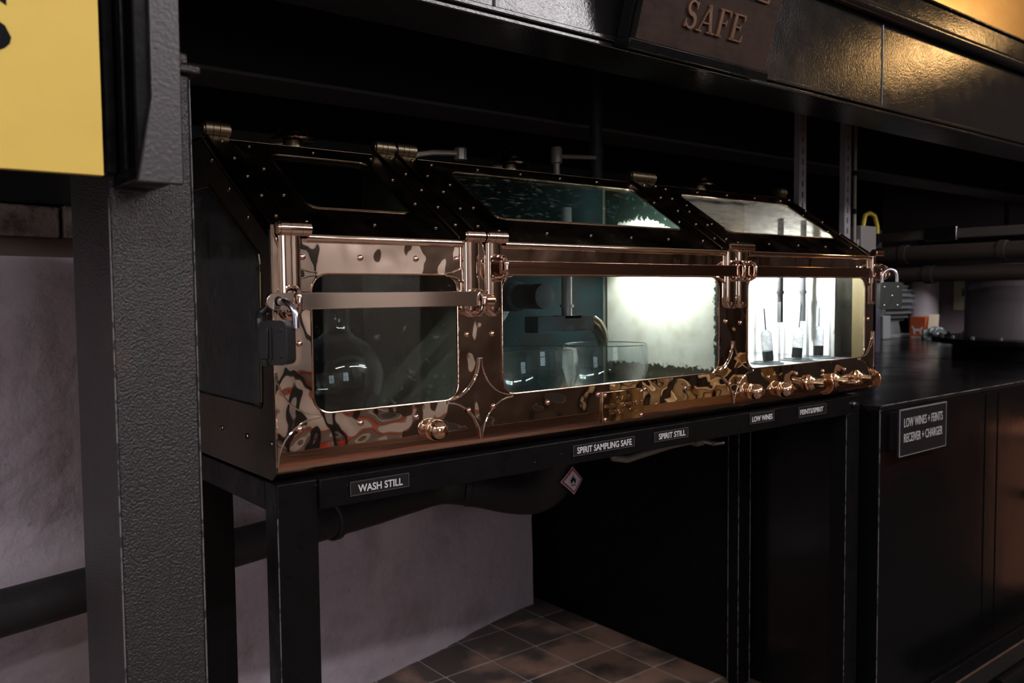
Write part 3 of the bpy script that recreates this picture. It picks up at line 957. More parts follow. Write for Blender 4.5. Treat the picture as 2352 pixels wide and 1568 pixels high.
# strap hinges: down the slope, over the fold, down the front as hasps
HX = [(.010, .048), (.369, .406), (.421, .460), (1.149, 1.186), (1.194, 1.233), (1.827, 1.852)]
HB = (1.258, 1.256, 1.256, 1.258, 1.258, 1.256)
KN = [(.010, .062), (.371, .412), (.421, .466), (1.147, 1.198), (1.199, 1.246), (1.832, 1.872)]
for i, (a, b) in enumerate(HX):
    c, hw = (a + b) / 2, (b - a) / 2
    st = MB()
    q = [sp(a, .012, .004), sp(b, .012, .004), sp(b, .372, .004), sp(a, .372, .004)]
    nrm = Vector((0, -SN, CS)) * .006
    st.prism(q, nrm)
    strap = st.build('strap_hinge', COPPER_ROOF, safe, bevel=.0015)
    for v in (.06, .13, .2, .27, .34):
        shared('rivet', RVD, strap, sp(c, v, .010), (SL, 0, 0), .68)
    kb = MB()
    k0, k1 = KN[i]
    segs = [k0 + (k1 - k0) * f_ for f_ in (0, .34, .7, 1)]
    for s0, s1 in zip(segs, segs[1:]):
        kb.cyl((s0 + .0004, -.010, 1.4065), (s1 - .0004, -.010, 1.4065), .0115, 18)
    kb.cyl((k0 - .004, -.010, 1.4065), (k1 + .001, -.010, 1.4065), .0095, 18)
    kb.build('knuckle', COPPER_FLAT, strap)
    kb = MB()
    r0 = sp(c, .378, .010)
    for s0, s1 in zip((a - .003, a + hw * .6, a + hw * 1.25), (a + hw * .6, a + hw * 1.25, b + .006)):
        kb.cyl((s0 + .0006, r0[1], r0[2] + .004), (s1 - .0006, r0[1], r0[2] + .004), .0145, 16)
    kb.cyl((a - .006, r0[1], r0[2] + .004), (b + .008, r0[1], r0[2] + .004), .010, 16)
    kb.build('ridge_knuckle', COPPER_DULL, strap)
    # hasp tongue: rounded strap down the front with a rounded tip
    hs = MB()
    secs = []
    z = 1.396
    zs = [1.398, 1.390, 1.382] + [1.382 - (1.382 - HB[i] - hw) * f_ for f_ in (.33, .66, 1)]
    rows_ = [(z_, 1.0) for z_ in zs] + [(HB[i] + hw * (1 - math.sin(math.radians(a_))), math.cos(math.radians(a_))) for a_ in (20, 40, 60, 75, 86)]
    nn = 10
    vs_, fs_ = [], []
    for z_, s_ in rows_:
        for k_ in range(nn + 1):
            ang = PI * k_ / nn
            ex = math.copysign(abs(math.cos(ang)) ** .6, math.cos(ang))
            vs_.append((c - hw * s_ * ex, -.0105 * (math.sin(ang) ** .55 if 0 < k_ < nn else 0) * (.55 + .45 * s_) - .0004, z_))
    for r_ in range(len(rows_) - 1):
        for k_ in range(nn):
            o_ = r_ * (nn + 1) + k_
            fs_.append((o_, o_ + 1, o_ + nn + 2, o_ + nn + 1))
    for r_ in range(len(rows_) - 1):
        fs_.append((r_ * (nn + 1), (r_ + 1) * (nn + 1), (r_ + 1) * (nn + 1) + nn, r_ * (nn + 1) + nn))
    fs_.append(tuple(range(nn + 1)))
    fs_.append(tuple(range((len(rows_) - 1) * (nn + 1), len(rows_) * (nn + 1)))[::-1])
    hs.add(vs_, fs_)
    hs.build('hasp', COPPER_FLAT, strap, angle=50)

# staples that carry the locking bars
def staple(x, zc, hh):
    p = [(x, -.006, zc + hh + .004), (x, -.030, zc + hh + .003), (x, -.041, zc + hh - .003), (x, -.044, zc + hh - .010), (x, -.044, zc - hh + .010), (x, -.041, zc - hh + .003), (x, -.030, zc - hh - .003), (x, -.006, zc - hh - .004)]
    MB().tube(p, .0048, 10, flat=1.0).build('staple', COPPER_FLAT, safe)
for x, zc in ((.026, 1.291), (.389, 1.284), (.442, 1.348), (1.169, 1.349), (1.214, 1.349), (1.846, 1.349)):
    staple(x, zc, .0175)

# mushroom vents on the top sheet
for x in (.212, .786, 1.519):
    v_ = MB().lathe([(.034, 0), (.02, .006), (.019, .022), (0, .024)], (x, .375, 1.5965), seg=20).build('vent', COPPER_DULL, safe)
    MB().lathe([(0, .0), (.03, .0), (.046, -.002), (.048, .002), (.040, .008), (.032, .012), (.027, .028), (.018, .042), (.008, .048), (0, .049)], (x, .375, 1.6195), seg=28).build('cap', COPPER_FLAT, v_)

# round knobs and taps along the foot of the front
def knob(x, z, R=.0205):
    prof_k = [(0, -.002), (R * .9, -.002), (R * 1.0, .0), (R * 1.0, .002), (R * .86, .0035)]
    prof_k += [(R * math.cos(math.radians(d)), .005 + R * .42 + R * math.sin(math.radians(d))) for d in range(-24, 90, 12)] + [(0, .005 + R * 1.42)]
    MB().lathe(prof_k, (x, -.001, z), (0, -1, 0), 26).build('knob', BRASS, safe)
knob(.3015, 1.054, .0195)
knob(1.261, 1.0475)
knob(1.389, 1.043)
def crescent(fn, sc=1.0):
    """horned key: fn(a, b, d) -> xyz; convex towards -b"""
    up, lo = [], []
    for k_ in range(15):
        an = math.radians(-105 + 210 * k_ / 14)
        wv = (.0022 + .0135 * math.cos((k_ / 14 - .5) * PI)) * sc
        rad = .020 * sc
        up.append(((rad + wv * .45) * math.sin(an), rad - (rad + wv * .45) * math.cos(an)))
        lo.append(((rad - wv * .55) * math.sin(an), rad - (rad - wv * .55) * math.cos(an)))
    lp_ = up + lo[::-1]
    n_, m_ = len(lp_), len(up)
    mb = MB()
    fs_ = []
    for k_ in range(m_ - 1):
        a_, b_, c2, d2 = k_, k_ + 1, n_ - 2 - k_, n_ - 1 - k_
        fs_ += [(a_, b_, c2, d2), (d2 + n_, c2 + n_, b_ + n_, a_ + n_)]
    fs_ += [(k_, (k_ + 1) % n_, n_ + (k_ + 1) % n_, n_ + k_) for k_ in range(n_)]
    mb.add([fn(u, v, 0) for u, v in lp_] + [fn(u, v, .006) for u, v in lp_], fs_)
    return mb
def tap(x, z, flat_key):
    t_ = MB().lathe([(0, -.002), (.020, -.002), (.0215, .002), (.018, .005), (.0205, .008), (.0205, .011), (.015, .014), (.0165, .017), (.0115, .020), (.0095, .032), (.0085, .046), (0, .047)], (x, -.001, z), (0, -1, 0), 22).build('tap', BRASS, safe)
    if flat_key:      # wing key turned level, seen edge-on
        crescent(lambda a, b, d: (x + a, -.070 + b, z - .003 + d), 1.2).build('key', BRASS, t_, bevel=.0012)
    else:
        crescent(lambda a, b, d: (x - .003 + d, -.066 + b, z + a), 1.2).build('key', BRASS, t_, bevel=.0012)
tap(1.519, 1.050, False)
tap(1.640, 1.048, True)
tap(1.765, 1.047, False)

# maker's plate
pl_ = MB().box(.729, -.0055, 1.021, .8565, -.0003, 1.0875).build('maker_plate', mat('bronze_plate', (.62, .43, .27), .09, 1, bump=(11, .3, .006, 2)), safe, bevel=.0012)
for x, z in ((.7365, 1.0805), (.849, 1.0805), (.7365, 1.028), (.849, 1.028)):
    shared('rivet', RV, pl_, (x, -.0054, z), (PI / 2, 0, 0), .95)
PT = mat('cast_letters', (.36, .24, .15), .3, 1)
pf = lambda u, v, t_: (u, -.0056 - t_, v)
text('GRANT', pf, .771, 1.0665, .042, .0085, PT, pl_, depth=.0012)
text('BANFFSHIRE COPPER WORKS', pf, .733, 1.0525, .120, .0075, PT, pl_, depth=.0012)
text('DUFFTOWN LIMITED', pf, .750, 1.0375, .083, .0085, PT, pl_, depth=.0012)

# inside: dividers, trays, panels, lamps
dv = [(.006, 1.032), (.006, 1.388), (.306, 1.588), (.45, 1.594), (.45, 1.032)]
MB().plate(dv, [], lambda u, v, t_: (.4105 + t_, u, v), .004).build('divider', GREYGREEN, safe)
MB().plate(dv, [], lambda u, v, t_: (1.184 + t_, u, v), .004).build('divider', GREYGREEN, safe)
MB().plate([(.02, 1.05), (.02, 1.385), (.305, 1.575), (.43, 1.575), (.43, 1.05)], [], lambda u, v, t_: (1.1805 + t_, u, v), .003).build('enamel_plate', ENAMEL, safe)
MB().box(.006, .008, 1.031, .41, .45, 1.04).build('tray', SAFE_FLOOR, safe)
MB().box(.4155, .008, 1.031, 1.18, .45, 1.04).build('tray', SAFE_FLOOR, safe)
MB().box(1.189, .008, 1.085, 1.848, .45, 1.096).build('tray', GALV, safe)
MB().plate([(.118, 1.097), (.118, 1.46), (.32, 1.585), (.45, 1.585), (.45, 1.097)], [], lambda u, v, t_: (1.842 + t_, u, v), .004).build('white_panel', WHITE_PANEL, safe)
MB().plate([(.004, 1.097), (.004, 1.385), (.06, 1.42), (.06, 1.097)], [], lambda u, v, t_: (1.840 + t_, u, v), .004).build('corner_sheet', OCHRE, safe)
MB().plate([(.0605, 1.097), (.0605, 1.42), (.1175, 1.455), (.1175, 1.097)], [], lambda u, v, t_: (1.845 + t_, u, v), .003).build('grey_sheet', mat('grey_streaked_metal', (.07, .065, .062), .2, 1, bump=(30, .3, .002, 3, (1, 3, .3))), safe)
MB().plate([(1.2, 1.097), (1.84, 1.097), (1.84, 1.58), (1.2, 1.58)], [], lambda u, v, t_: (u, .446 + t_, v), .004).build('rear_sheet', mat('tan_sheet', (.33, .28, .2), .6), safe)
LAMPM2 = emit_mat('inspection_lamp_mid', (1.0, .98, .88), LAMP2_L)
LAMPM3 = emit_mat('inspection_lamp_right', (1.0, .98, .95), LAMP3_L)
l_ = MB().box(1.108, .09, 1.418, 1.134, .36, 1.424).build('lamp', GALV, safe)
MB().box(1.108, .09, 1.383, 1.112, .36, 1.418).build('hood', GALV, l_)
MB().box(1.112, .356, 1.368, 1.165, .36, 1.424).build('hood_end', GALV, l_)
MB().tube([(1.142, .12, 1.398), (1.142, .33, 1.398)], .009, 10).build('tube', LAMPM2, l_)
MB().cyl((1.12, .355, 1.418), (1.12, .451, 1.418), .005).build('lamp_bracket', GALV, l_)
l_ = MB().box(1.60, .19, 1.43, 1.72, .29, 1.445).build('lamp', GALV, safe)
MB().tube([(1.61, .24, 1.418), (1.71, .24, 1.418)], .011, 10).build('tube', LAMPM3, l_)
MB().cyl((1.66, .29, 1.437), (1.66, .446, 1.437), .006).build('lamp_bracket', GALV, l_)

# spirit pipe and swivel spout in the middle bay
sf = MB().lathe([(0, 0), (.078, 0), (.078, .012), (.05, .014), (.047, .05), (0, .05)], (.76, .452, 1.285), (0, -1, 0), 28).build('pipe_flange', TEAL, safe)
for a in range(0, 360, 60):
    x, z = .76 + .062 * math.cos(math.radians(a + 30)), 1.285 + .062 * math.sin(math.radians(a + 30))
    MB().lathe([(.010, 0), (.010, .007), (.006, .010), (0, .0105)], (x, .440, z), (0, -1, 0), 6).build('bolt', TEAL, sf)
MB().lathe([(0, 0), (.033, 0), (.037, .008), (.037, .07), (.030, .078), (.030, .17), (0, .172)], (.776, .404, 1.292), (0, -1, 0), 24).build('inlet_pipe', TEAL, safe)
MB().tube([(.815, .2, 1.246), (.815, .2, 1.50)], .0125, 16).build('riser_pipe', GALV, safe)
MB().tube([(.815, .2, 1.266), (.815, .2, 1.272)], .0165, 16).build('collar', GALV, safe)
tr = MB()
tr.plate(rrect(.708, 1.212, .882, 1.246, .006), [], lambda u, v, t_: (u, .178 + t_, v), .003)
tr.plate(rrect(.708, 1.212, .882, 1.246, .006), [], lambda u, v, t_: (u, .222 + t_, v), .003)
tr.box(.708, .178, 1.209, .882, .225, 1.213)
tr.box(.706, .178, 1.209, .709, .225, 1.246)
tr.box(.79, .178, 1.240, .84, .225, 1.246)
spout = tr.build('spout_trough', TEAL, safe)
lip = MB()
vs_, fs_ = [], []
prof_ = [(.872, 1.246, 1.0), (.892, 1.243, .98), (.912, 1.233, .9), (.928, 1.216, .8), (.938, 1.198, .7), (.941, 1.184, .6)]
for px_, pz_, s_ in prof_:
    for k_ in range(7):
        a = PI * (k_ / 6)
        vs_.append((px_ - .013 * math.sin(a), .2015 - .0235 * s_ * math.cos(a), pz_ - .022 * math.sin(a)))
for r_ in range(len(prof_) - 1):
    for k_ in range(6):
        o_ = r_ * 7 + k_
        fs_.append((o_, o_ + 1, o_ + 8, o_ + 7))
lip.add(vs_, fs_)
lo_ = lip.build('spout_lip', mat('lip_metal', (.45, .42, .36), .18, 1), spout, recalc=False)
so_ = lo_.modifiers.new('wall', 'SOLIDIFY')
so_.thickness = .002
MB().lathe([(.017, 0), (.020, 0), (.020, .04), (.017, .04)], (.66, .452, 1.505), (0, -1, 0), 24, closed=True).build('pipe_stub', GALV, safe)

# ------------------------------------------------------------------ locking bars and padlocks
def locking_bar(x0_, x1_, z0_, z1_, hole_x, lab, mt, left_round):
    r = (z1_ - z0_) / 2
    zc = (z0_ + z1_) / 2
    pts = []
    if left_round:
        for d in range(90, 271, 15):
            pts.append((x0_ + r + r * math.cos(math.radians(d)), zc + r * math.sin(math.radians(d))))
        pts += [(x1_, z0_), (x1_, z1_)]
    else:
        pts = [(x0_, z0_), (x1_ - .004, z0_), (x1_, z0_ + .004), (x1_, z1_ - .004), (x1_ - .004, z1_), (x0_, z1_)]
    hole = [(hole_x + .0075 * math.cos(2 * PI * k_ / 14), zc + .0075 * math.sin(2 * PI * k_ / 14)) for k_ in range(14)]
    root_ = thing('locking_bar', lab, 'bar', ((x0_ + x1_) / 2, -.032, z0_))
    MB().plate(pts, [hole], lambda u, v, t_: (u, -.0365 + t_, v), .008).build('bar', mt, root_, bevel=.0012)
    return root_
lb = locking_bar(-.0245, .396, 1.2775, 1.3045, -.004, 'short flat copper bar across the left window', BAR, True)
MB().lathe([(0, .0), (.0125, 0), (.0125, .018), (.010, .021), (0, .022)], (.396, -.0325, 1.287), (1, 0, 0), 16).build('end_stud', BRASS, lb)
locking_bar(.436, 1.882, 1.3355, 1.3615, 1.868, 'long flat copper bar above the middle and right windows', COPPER_ROLL, False)

def padlock(c, face_ang, wd, ht, th, lab, mt, marks):
    """c = top centre of the body; face_ang = heading of the broad face normal"""
    root_ = thing('padlock', lab, 'padlock', (c[0], c[1], c[2] - ht))
    n_ = Vector((math.cos(face_ang), math.sin(face_ang), 0))
    s_ = Vector((-n_.y, n_.x, 0))
    C_ = Vector(c)
    def q(a, b, d): return tuple(C_ + s_ * a + Vector((0, 0, b)) + n_ * d)
    MB().plate(rrect(-wd / 2, -ht, wd / 2, 0, wd * .2, 5), [], lambda u, v, t_: q(u, v, -th / 2 + t_), th).build('body', mt, root_, bevel=.0025)
    if marks == 'ribs':
        for a0, a1, zt, zb in ((-wd * .42, -wd * .12, -.16, -.86), (-wd * .06, wd * .0, -.14, -.88)):
            MB().plate(rrect(a0, ht * zb, a1, ht * zt, .003, 3), [], lambda u, v, t_: q(u, v, th / 2 - .001 + t_), .004).build('cover', mt, root_, bevel=.001)
    for a, b in ((.30, -.2), (.30, -.78)) if marks == 'ribs' else ((-.3, -.18), (.3, -.18), (-.3, -.85), (.3, -.85), (.05, -.5)):
        mb = MB()
        mb.lathe([(.0036, 0), (.003, .0015), (0, .0022)], q(a * wd, b * ht, th / 2), n_, 10)
        mb.build('rivet_head', STEEL if marks != 'ribs' else mt, root_)
    return root_, q
pa = math.atan2(-.53, -.85)
PLD = mat('padlock_black', (.05, .051, .054), .36, .7, bump=(70, .3, .002))
pr, q = padlock((-.016, -.052, 1.262), pa, .052, .068, .024, 'black iron padlock hanging on the short bar at the left corner', PLD, 'ribs')
MB().tube([(-.004, -.020, 1.287), (-.004, -.032, 1.290), (-.001, -.048, 1.291), (.003, -.062, 1.286), (.006, -.070, 1.275), (.0065, -.071, 1.262), (.0065, -.071, 1.25)], .0056, 12).build('shackle', STEEL, pr)
MB().tube([(-.004, -.020, 1.287), (-.010, -.008, 1.283), (-.024, -.006, 1.272), (-.030, -.018, 1.262), (-.030, -.020, 1.25)], .0056, 12).build('shackle_heel', PLD, pr)
MB().lathe([(0, 0), (.005, 0), (.005, .006), (0, .0065)], q(-.012, -.064, .012), (Vector((math.cos(pa), math.sin(pa), 0))), 10).build('hinge_pin', PLD, pr)
pa = math.atan2(-.75, -.66)
pr, q = padlock((1.826, -.062, 1.322), pa, .062, .078, .024, 'grey iron padlock hanging at the right end of the long bar', IRON, 'plain')
pts = []
for k_ in range(13):
    a = math.radians(180 * k_ / 12)
    pts.append(q(.021 * math.cos(a), .012 + .024 * math.sin(a), 0))
MB().tube([q(.021, -.012, 0)] + pts + [q(-.021, -.012, 0)], .0052, 12).build('shackle', STEEL, pr)

# ------------------------------------------------------------------ glass inside the safe
def bowl_profile(r, h):
    out = [(0, 0), (r * .45, .001), (r * .72, .012), (r * .93, h * .32), (r * 1.04, h * .6), (r * 1.03, h * .85), (r, h)]
    inn = [(a - .003 if a > .003 else 0, b + (.003 if b < h * .3 else .0)) for a, b in out[::-1]]
    return out + inn
g = thing('glass_bowl', 'clear glass bowl under the spout, right of its twin', 'bowl', (.892, .15, 1.0402), 'glass bowls in the middle bay')
MB().lathe(bowl_profile(.0985, .137), (.892, .15, 1.0402), seg=40).build('bowl', VESSEL, g, angle=60)
ring = [(.892 + .0977 * math.cos(2 * PI * k_ / 40), .15 + .0977 * math.sin(2 * PI * k_ / 40), 1.1772) for k_ in range(41)]
MB().tube(ring, .0011, 6, False).build('rim', mat('glass_rim', (.16, .17, .17), .1, .5), g)
g2 = copy_tree(g)
g2.location = (.670, .155, 1.0402)
tag(g2, 'clear glass bowl left of the one under the spout', 'bowl', 'glass bowls in the middle bay')
g = thing('glass_globe', 'round clear glass globe standing behind the left window', 'glass globe', (.19, .15, 1.0405))
gp = [(0, 0), (.03, .001), (.055, .02)] + [(.085 * math.cos(math.radians(d)), .104 + .085 * math.sin(math.radians(d)) + .046 * (1 if d > 60 else 0) * 0) for d in range(-45, 71, 8)] + [(.024, .192), (.022, .235), (.027, .24)]
gp = gp + [(max(r - .0025, 0), h + (.002 if h < .02 else 0)) for r, h in gp[::-1]]
MB().lathe(gp, (.19, .15, 1.0405), seg=40).build('globe', VESSEL, g, angle=60)

def jar(x, y, lab):
    g_ = thing('hydrometer_jar', lab, 'glass jar', (x, y, 1.0962), 'hydrometer jars in the right bay')
    R_, H_ = .036, .172
    MB().lathe([(0, .006), (R_ - .003, .006), (R_ - .003, H_), (R_, H_), (R_, .006), (R_ + .009, .004), (R_ + .009, .0), (0, .0)], (x, y, 1.0962), seg=32).build('cylinder', JAR, g_, angle=50)
    MB().lathe([(R_, .005), (R_ + .010, .004), (R_ + .010, 0), (R_, 0)], (x, y, 1.0963), seg=32, closed=True).build('foot', mat('jar_foot', (.4, .45, .5), .12, .0), g_)
    return g_
jar(1.500, .12, 'tall clear glass jar at the left of the right bay')
jar(1.650, .125, 'tall clear glass jar in the middle of the right bay')
jar(1.775, .13, 'tall clear glass jar at the right of the right bay')
def hydrometer(x, y, z, lean, lab, hh):
    g_ = thing('hydrometer', lab, 'hydrometer', (x, y, z), 'hydrometers standing in the jars')
    ax = Vector((math.sin(lean), 0, math.cos(lean)))
    B = Vector((x, y, z))
    MB().lathe([(0, 0), (.014, .001), (.015, .004), (.015, .03), (0, .03)], B, ax, 16).build('weight', PLUG, g_)
    MB().lathe([(.0155, .0305), (.0155, .075), (.012, .083), (.003, .09), (0, .09)], B, ax, 16).build('float', FLOAT, g_)
    MB().cyl(tuple(B + ax * .089), tuple(B + ax * hh), .0022, 8).build('stem', mat('stem_glass', (.2, .2, .21), .2), g_)
hydrometer(1.506, .12, 1.1035, -.15, 'hydrometer leaning left inside the left jar', .15)
hydrometer(1.648, .122, 1.1035, .13, 'hydrometer leaning right inside the middle jar', .155)
hydrometer(1.774, .13, 1.1035, .02, 'hydrometer standing upright in the right jar', .145)
# down pipes hanging into the jars of the right bay
DROP = mat('dropper_glass', (.07, .07, .08), .12, .2)
for x in (1.68, 1.80):
    d_ = MB().tube([(x, .2, 1.205), (x, .2, 1.515)], .009, 12).build('dropper_tube', DROP, safe)
    MB().tube([(x, .2, 1.29), (x, .2, 1.30)], .0115, 12).build('collar', PLUG, d_)

# ------------------------------------------------------------------ pipes behind and under the safe
ap_ = MB().tube([(1.053, .50, 1.02), (1.053, .50, 1.69)], .010, 12).build('air_pipe', DARKPIPE, safe)
MB().lathe([(.012, 0), (.016, .002), (.016, .04), (.012, .046), (0, .047)], (1.053, .50, 1.66), seg=16).build('cap', DARKPIPE, ap_)
MB().tube([(1.066, .50, 1.681), (1.202, .50, 1.69)], .0065, 10).build('branch', DARKPIPE, ap_)
for z in (1.15, 1.45):
    MB().box(1.035, .4602, z, 1.071, .505, z + .03).build('bracket', DARKPIPE, ap_)
root = thing('black_pipe', 'black upright pipe hanging from the walkway behind the safe', 'pipe', (1.226, .52, 1.02))
MB().tube([(1.226, .52, 1.02), (1.226, .52, 2.13)], .019, 14).build('pipe', BLACK_MATT, root)
MB().tube([(1.226, .52, 1.70), (1.226, .52, 1.72)], .023, 14).build('collar', BLACK_MATT, root)
vp_ = MB().tube([(.56, .44, 1.632), (.60, .44, 1.640), (.68, .44, 1.646)], .007, 10).build('vent_pipe', DARKPIPE, safe)
MB().lathe([(0, 0), (.016, 0), (.016, .026), (.012, .03), (0, .03)], (.682, .44, 1.630), (0, 0, 1), 8).build('nut', DARKPIPE, vp_)
MB().tube([(.56, .44, 1.632), (.545, .44, 1.625), (.54, .44, 1.603)], .007, 10).build('bend', DARKPIPE, vp_)

root = thing('lagged_pipe', 'thick black lagged pipe along the plaster wall under the safe', 'pipe', (.5, .9, 0))
pp = [(x, wy(x, .17), .647) for x in (-2.5, -1.5, -.6, 0, .4, .75)]
MB().tube(pp, .049, 20).build('straight', INSUL, root)
bend = [(.70, wy(.70, .17), .648), (.86, wy(.86, .175), .655), (1.0, wy(1.0, .20), .665), (1.10, .95, .655), (1.17, .87, .645), (1.215, .80, .655), (1.235, .745, .70), (1.235, .72, .77), (1.232, .70, .93)]
def smooth_path(P_, R_, n=5):
    P_ = [Vector(p) for p in P_]
    op, orr = [], []
    for i_ in range(len(P_) - 1):
        a_, b_, c_, d_ = P_[max(i_ - 1, 0)], P_[i_], P_[i_ + 1], P_[min(i_ + 2, len(P_) - 1)]
        for k_ in range(n):
            t_ = k_ / n
            op.append(.5 * ((2 * b_) + (c_ - a_) * t_ + (2 * a_ - 5 * b_ + 4 * c_ - d_) * t_ * t_ + (3 * b_ - a_ - 3 * c_ + d_) * t_ ** 3))
            orr.append(R_[i_] + (R_[i_ + 1] - R_[i_]) * t_)
    return op + [P_[-1]], orr + [R_[-1]]
MB().tube(*smooth_path(bend, [.050, .052, .055, .060, .066, .069, .068, .064, .058]), 26).build('bend', INSUL, root)
for p_, a_ in (((.565, wy(.565, .17), .647), (1, .2485, 0)), ((1.07, .965, .658), (.8, -.55, -.1))):
    MB().lathe([(.052, -.012), (.058, -.008), (.058, .008), (.052, .012)], p_, a_, 22, closed=True).build('band', INSUL, root)
MB().tube([(-.55, wy(-.55, .17), .0), (-.55, wy(-.55, .17), .60)], .02, 10).build('support', BLACK_MATT, root)
MB().lathe([(0, 0), (.04, 0), (.046, .006), (.046, .012), (0, .014)], (.93, .98, .732), (0, 0, -1), 24).build('copper_cap', COPPER_DULL, root)
MB().tube([(.93, .98, .72), (.93, .98, .93)], .03, 16).build('stub', BLACK_MATT, root)
# flame hazard diamond on the bend
hz = thing('hazard_label', 'red bordered diamond sticker with a black flame on the lagged pipe', 'sticker', (1.27, .70, .70))
hc = Vector((1.2407, .6424, .7149))
hn = Vector((-.10, -.98, .10)).normalized()
hu = Vector((0, 0, 1)).cross(hn).normalized() * -1
hu = Vector((0, 0, 1)).cross(-hn).normalized()
hv = (-hn).cross(hu).normalized() * -1
if hv.z < 0: hv = -hv
if hu.x < 0: hu = -hu
def hp(u, v, t_):
    bend_ = -(u * u) * 5.0
    return tuple(hc + hu * u + hv * v + hn * (t_ + bend_))
def diamond(R): 
    out = []
    cs = [(0, R), (-R, 0), (0, -R), (R, 0)]
    for k_ in range(4):
        a, b = cs[k_], cs[(k_ + 1) % 4]
        for f_ in (0, .25, .5, .75):
            out.append((a[0] + (b[0] - a[0]) * f_, a[1] + (b[1] - a[1]) * f_))
    return out
HW = mat('sticker_white', (.62, .6, .63), .5)
HR = mat('sticker_red', (.36, .03, .035), .5)
def sheet(loop, t0, t1, name, mt):
    MB().plate(loop, [], lambda u, v, t_: hp(u, v, t0 + t_ * (t1 - t0)), 1.0).build(name, mt, hz, smooth=False)
sheet(diamond(.043), 0, .0004, 'backing', HW)
sheet(diamond(.040), .0005, .0007, 'border', HR)
sheet(diamond(.032), .0008, .0010, 'field', HW)
fl_ = [(-.006, -.009), (-.010, -.004), (-.010, .002), (-.008, .006), (-.0075, .002), (-.006, .004), (-.005, .011), (-.002, .007), (-.001, .012), (.001, .019), (.003, .011), (.004, .006), (.006, .009), (.007, .003), (.0095, .006), (.0095, 0), (.010, -.005), (.006, -.009), (.003, -.0095), (.005, -.005), (.003, -.001), (.001, -.004), (0, .002), (-.003, -.003), (-.005, -.006), (-.003, -.0095)]
sheet(fl_, .0011, .0014, 'flame', INK)
sheet([(-.010, -.013), (.010, -.013), (.010, -.0155), (-.010, -.0155)], .0011, .0014, 'bar', INK)

# sample cock below the rail
root = thing('drain_valve', 'small brass drain valve on a thin pipe under the rail', 'valve', (1.0, .12, .9))
def zr(x): return .905
MB().tube([(.885, .13, .935), (.90, .13, .905), (.94, .125, .897), (1.0, .12, .905), (1.09, .115, .915), (1.17, .112, .918)], .009, 12).build('pipe', DARKPIPE, root)
vb = MB().lathe([(0, -.02), (.014, -.02), (.014, -.01), (.017, -.008), (.017, .012), (.013, .014), (.013, .03), (0, .03)], (1.19, .112, .918), (1, 0, 0), 14).build('valve_body', DARKPIPE, root)
MB().tube([(1.20, .112, .918), (1.205, .085, .915), (1.207, .07, .913)], [.010, .009, .007], 10).build('spindle', STEEL, vb)
MB().tube([(1.197, .068, .912), (1.222, .066, .911), (1.232, .066, .911)], [.006, .0048, .006], 10).build('lever', STEEL, vb)
MB().tube([(1.22, .112, .918), (1.32, .112, .925), (1.45, .112, .938), (1.5, .12, .95)], .007, 10).build('outlet', DARKPIPE, root)

# ------------------------------------------------------------------ tank at the right
TX, TY, TZ = 1.815, -.045, .964
root = thing('receiver_tank', 'large glossy black steel receiver tank right of the stand', 'tank', (3.6, .8, 0))
MB().box(TX, TY, 0, 5.74, 2.04, TZ - .012).build('shell', TANKM, root, bevel=.003)
MB().box(TX - .002, TY - .004, TZ - .012, 5.745, 2.042, TZ).build('top_plate', TANKTOP, root, bevel=.002)
MB().box(TX + .002, TY - .012, 0, 5.7, TY - .0005, .05).build('foot_angle', BLACK, root, bevel=.002)
glint_line(root, (TX - .001, TY - .001, .02), (TX - .001, TY - .001, TZ - .012))
glint_line(root, (TX - .002, TY - .004, TZ), (5.7, TY - .004, TZ), r=.0018)
for x in (2.52, 2.62):
    MB().box(x, TY - .0025, .1, x + .006, TY - .0002, .94).build('seam', TANKM, root)
root = thing('tank_sign', 'black sign reading LOW WINES + FEINTS RECEIVER + CHARGER on tank', 'sign', (2.0, -.07, .815))
MB().box(1.853, -.083, .814, 2.146, -.0755, .953).build('board', LABELM, root, bevel=.001)
MB().plate([(1.853, .814), (2.146, .814), (2.146, .953), (1.853, .953)], [[(1.857, .814 + .002), (2.1445, .814 + .002), (2.1445, .949), (1.857, .949)]], lambda u, v, t_: (u, -.083 - t_, v), .0012).build('edge', mat('sign_edge', (.22, .22, .25), .35), root, smooth=False)
MB().box(1.87, -.0755, .83, 2.13, -.0452, .94).build('spacer', LABELM, root)
sg = lambda u, v, t_: (u, -.0832 - t_, v)
SI = mat('sign_print', (.42, .42, .43), .5)
text('LOW WINES + FEINTS', sg, 1.881, .8985, .240, .0265, SI, root, bold=.003)
text('RECEIVER + CHARGER', sg, 1.881, .8535, .240, .0265, SI, root, bold=.003)

root = thing('manhole_drum', 'grey drum with wide flange standing on the tank', 'drum', (4.0, .3, TZ))
GREYDRUM = mat('grey_drum_metal', (.30, .265, .285), .42, .4, bump=(20, .3, .004, 4, (3, 3, .4)))
MB().lathe([(0, 0), (.37, 0), (.37, .075), (0, .075)], (4.0, .33, TZ + .0005), seg=48).build('base_ring', BLACK, root)
fl2 = MB().lathe([(0, 0), (.46, 0), (.462, .012), (.46, .024), (0, .024)], (4.0, .33, TZ + .076), seg=56).build('flange', BLACK, root)
for k_ in range(20):
    a = 2 * PI * k_ / 20
    MB().lathe([(.010, 0), (.010, .012), (.006, .015), (0, .015)], (4.0 + .42 * math.cos(a), .33 + .42 * math.sin(a), TZ + .1005), seg=6).build('bolt', DARKPIPE, fl2)
MB().lathe([(0, 0), (.315, 0), (.315, .33), (.325, .335), (.325, .35), (0, .35)], (4.0, .33, TZ + .1005), seg=48).build('drum', GREYDRUM, root)

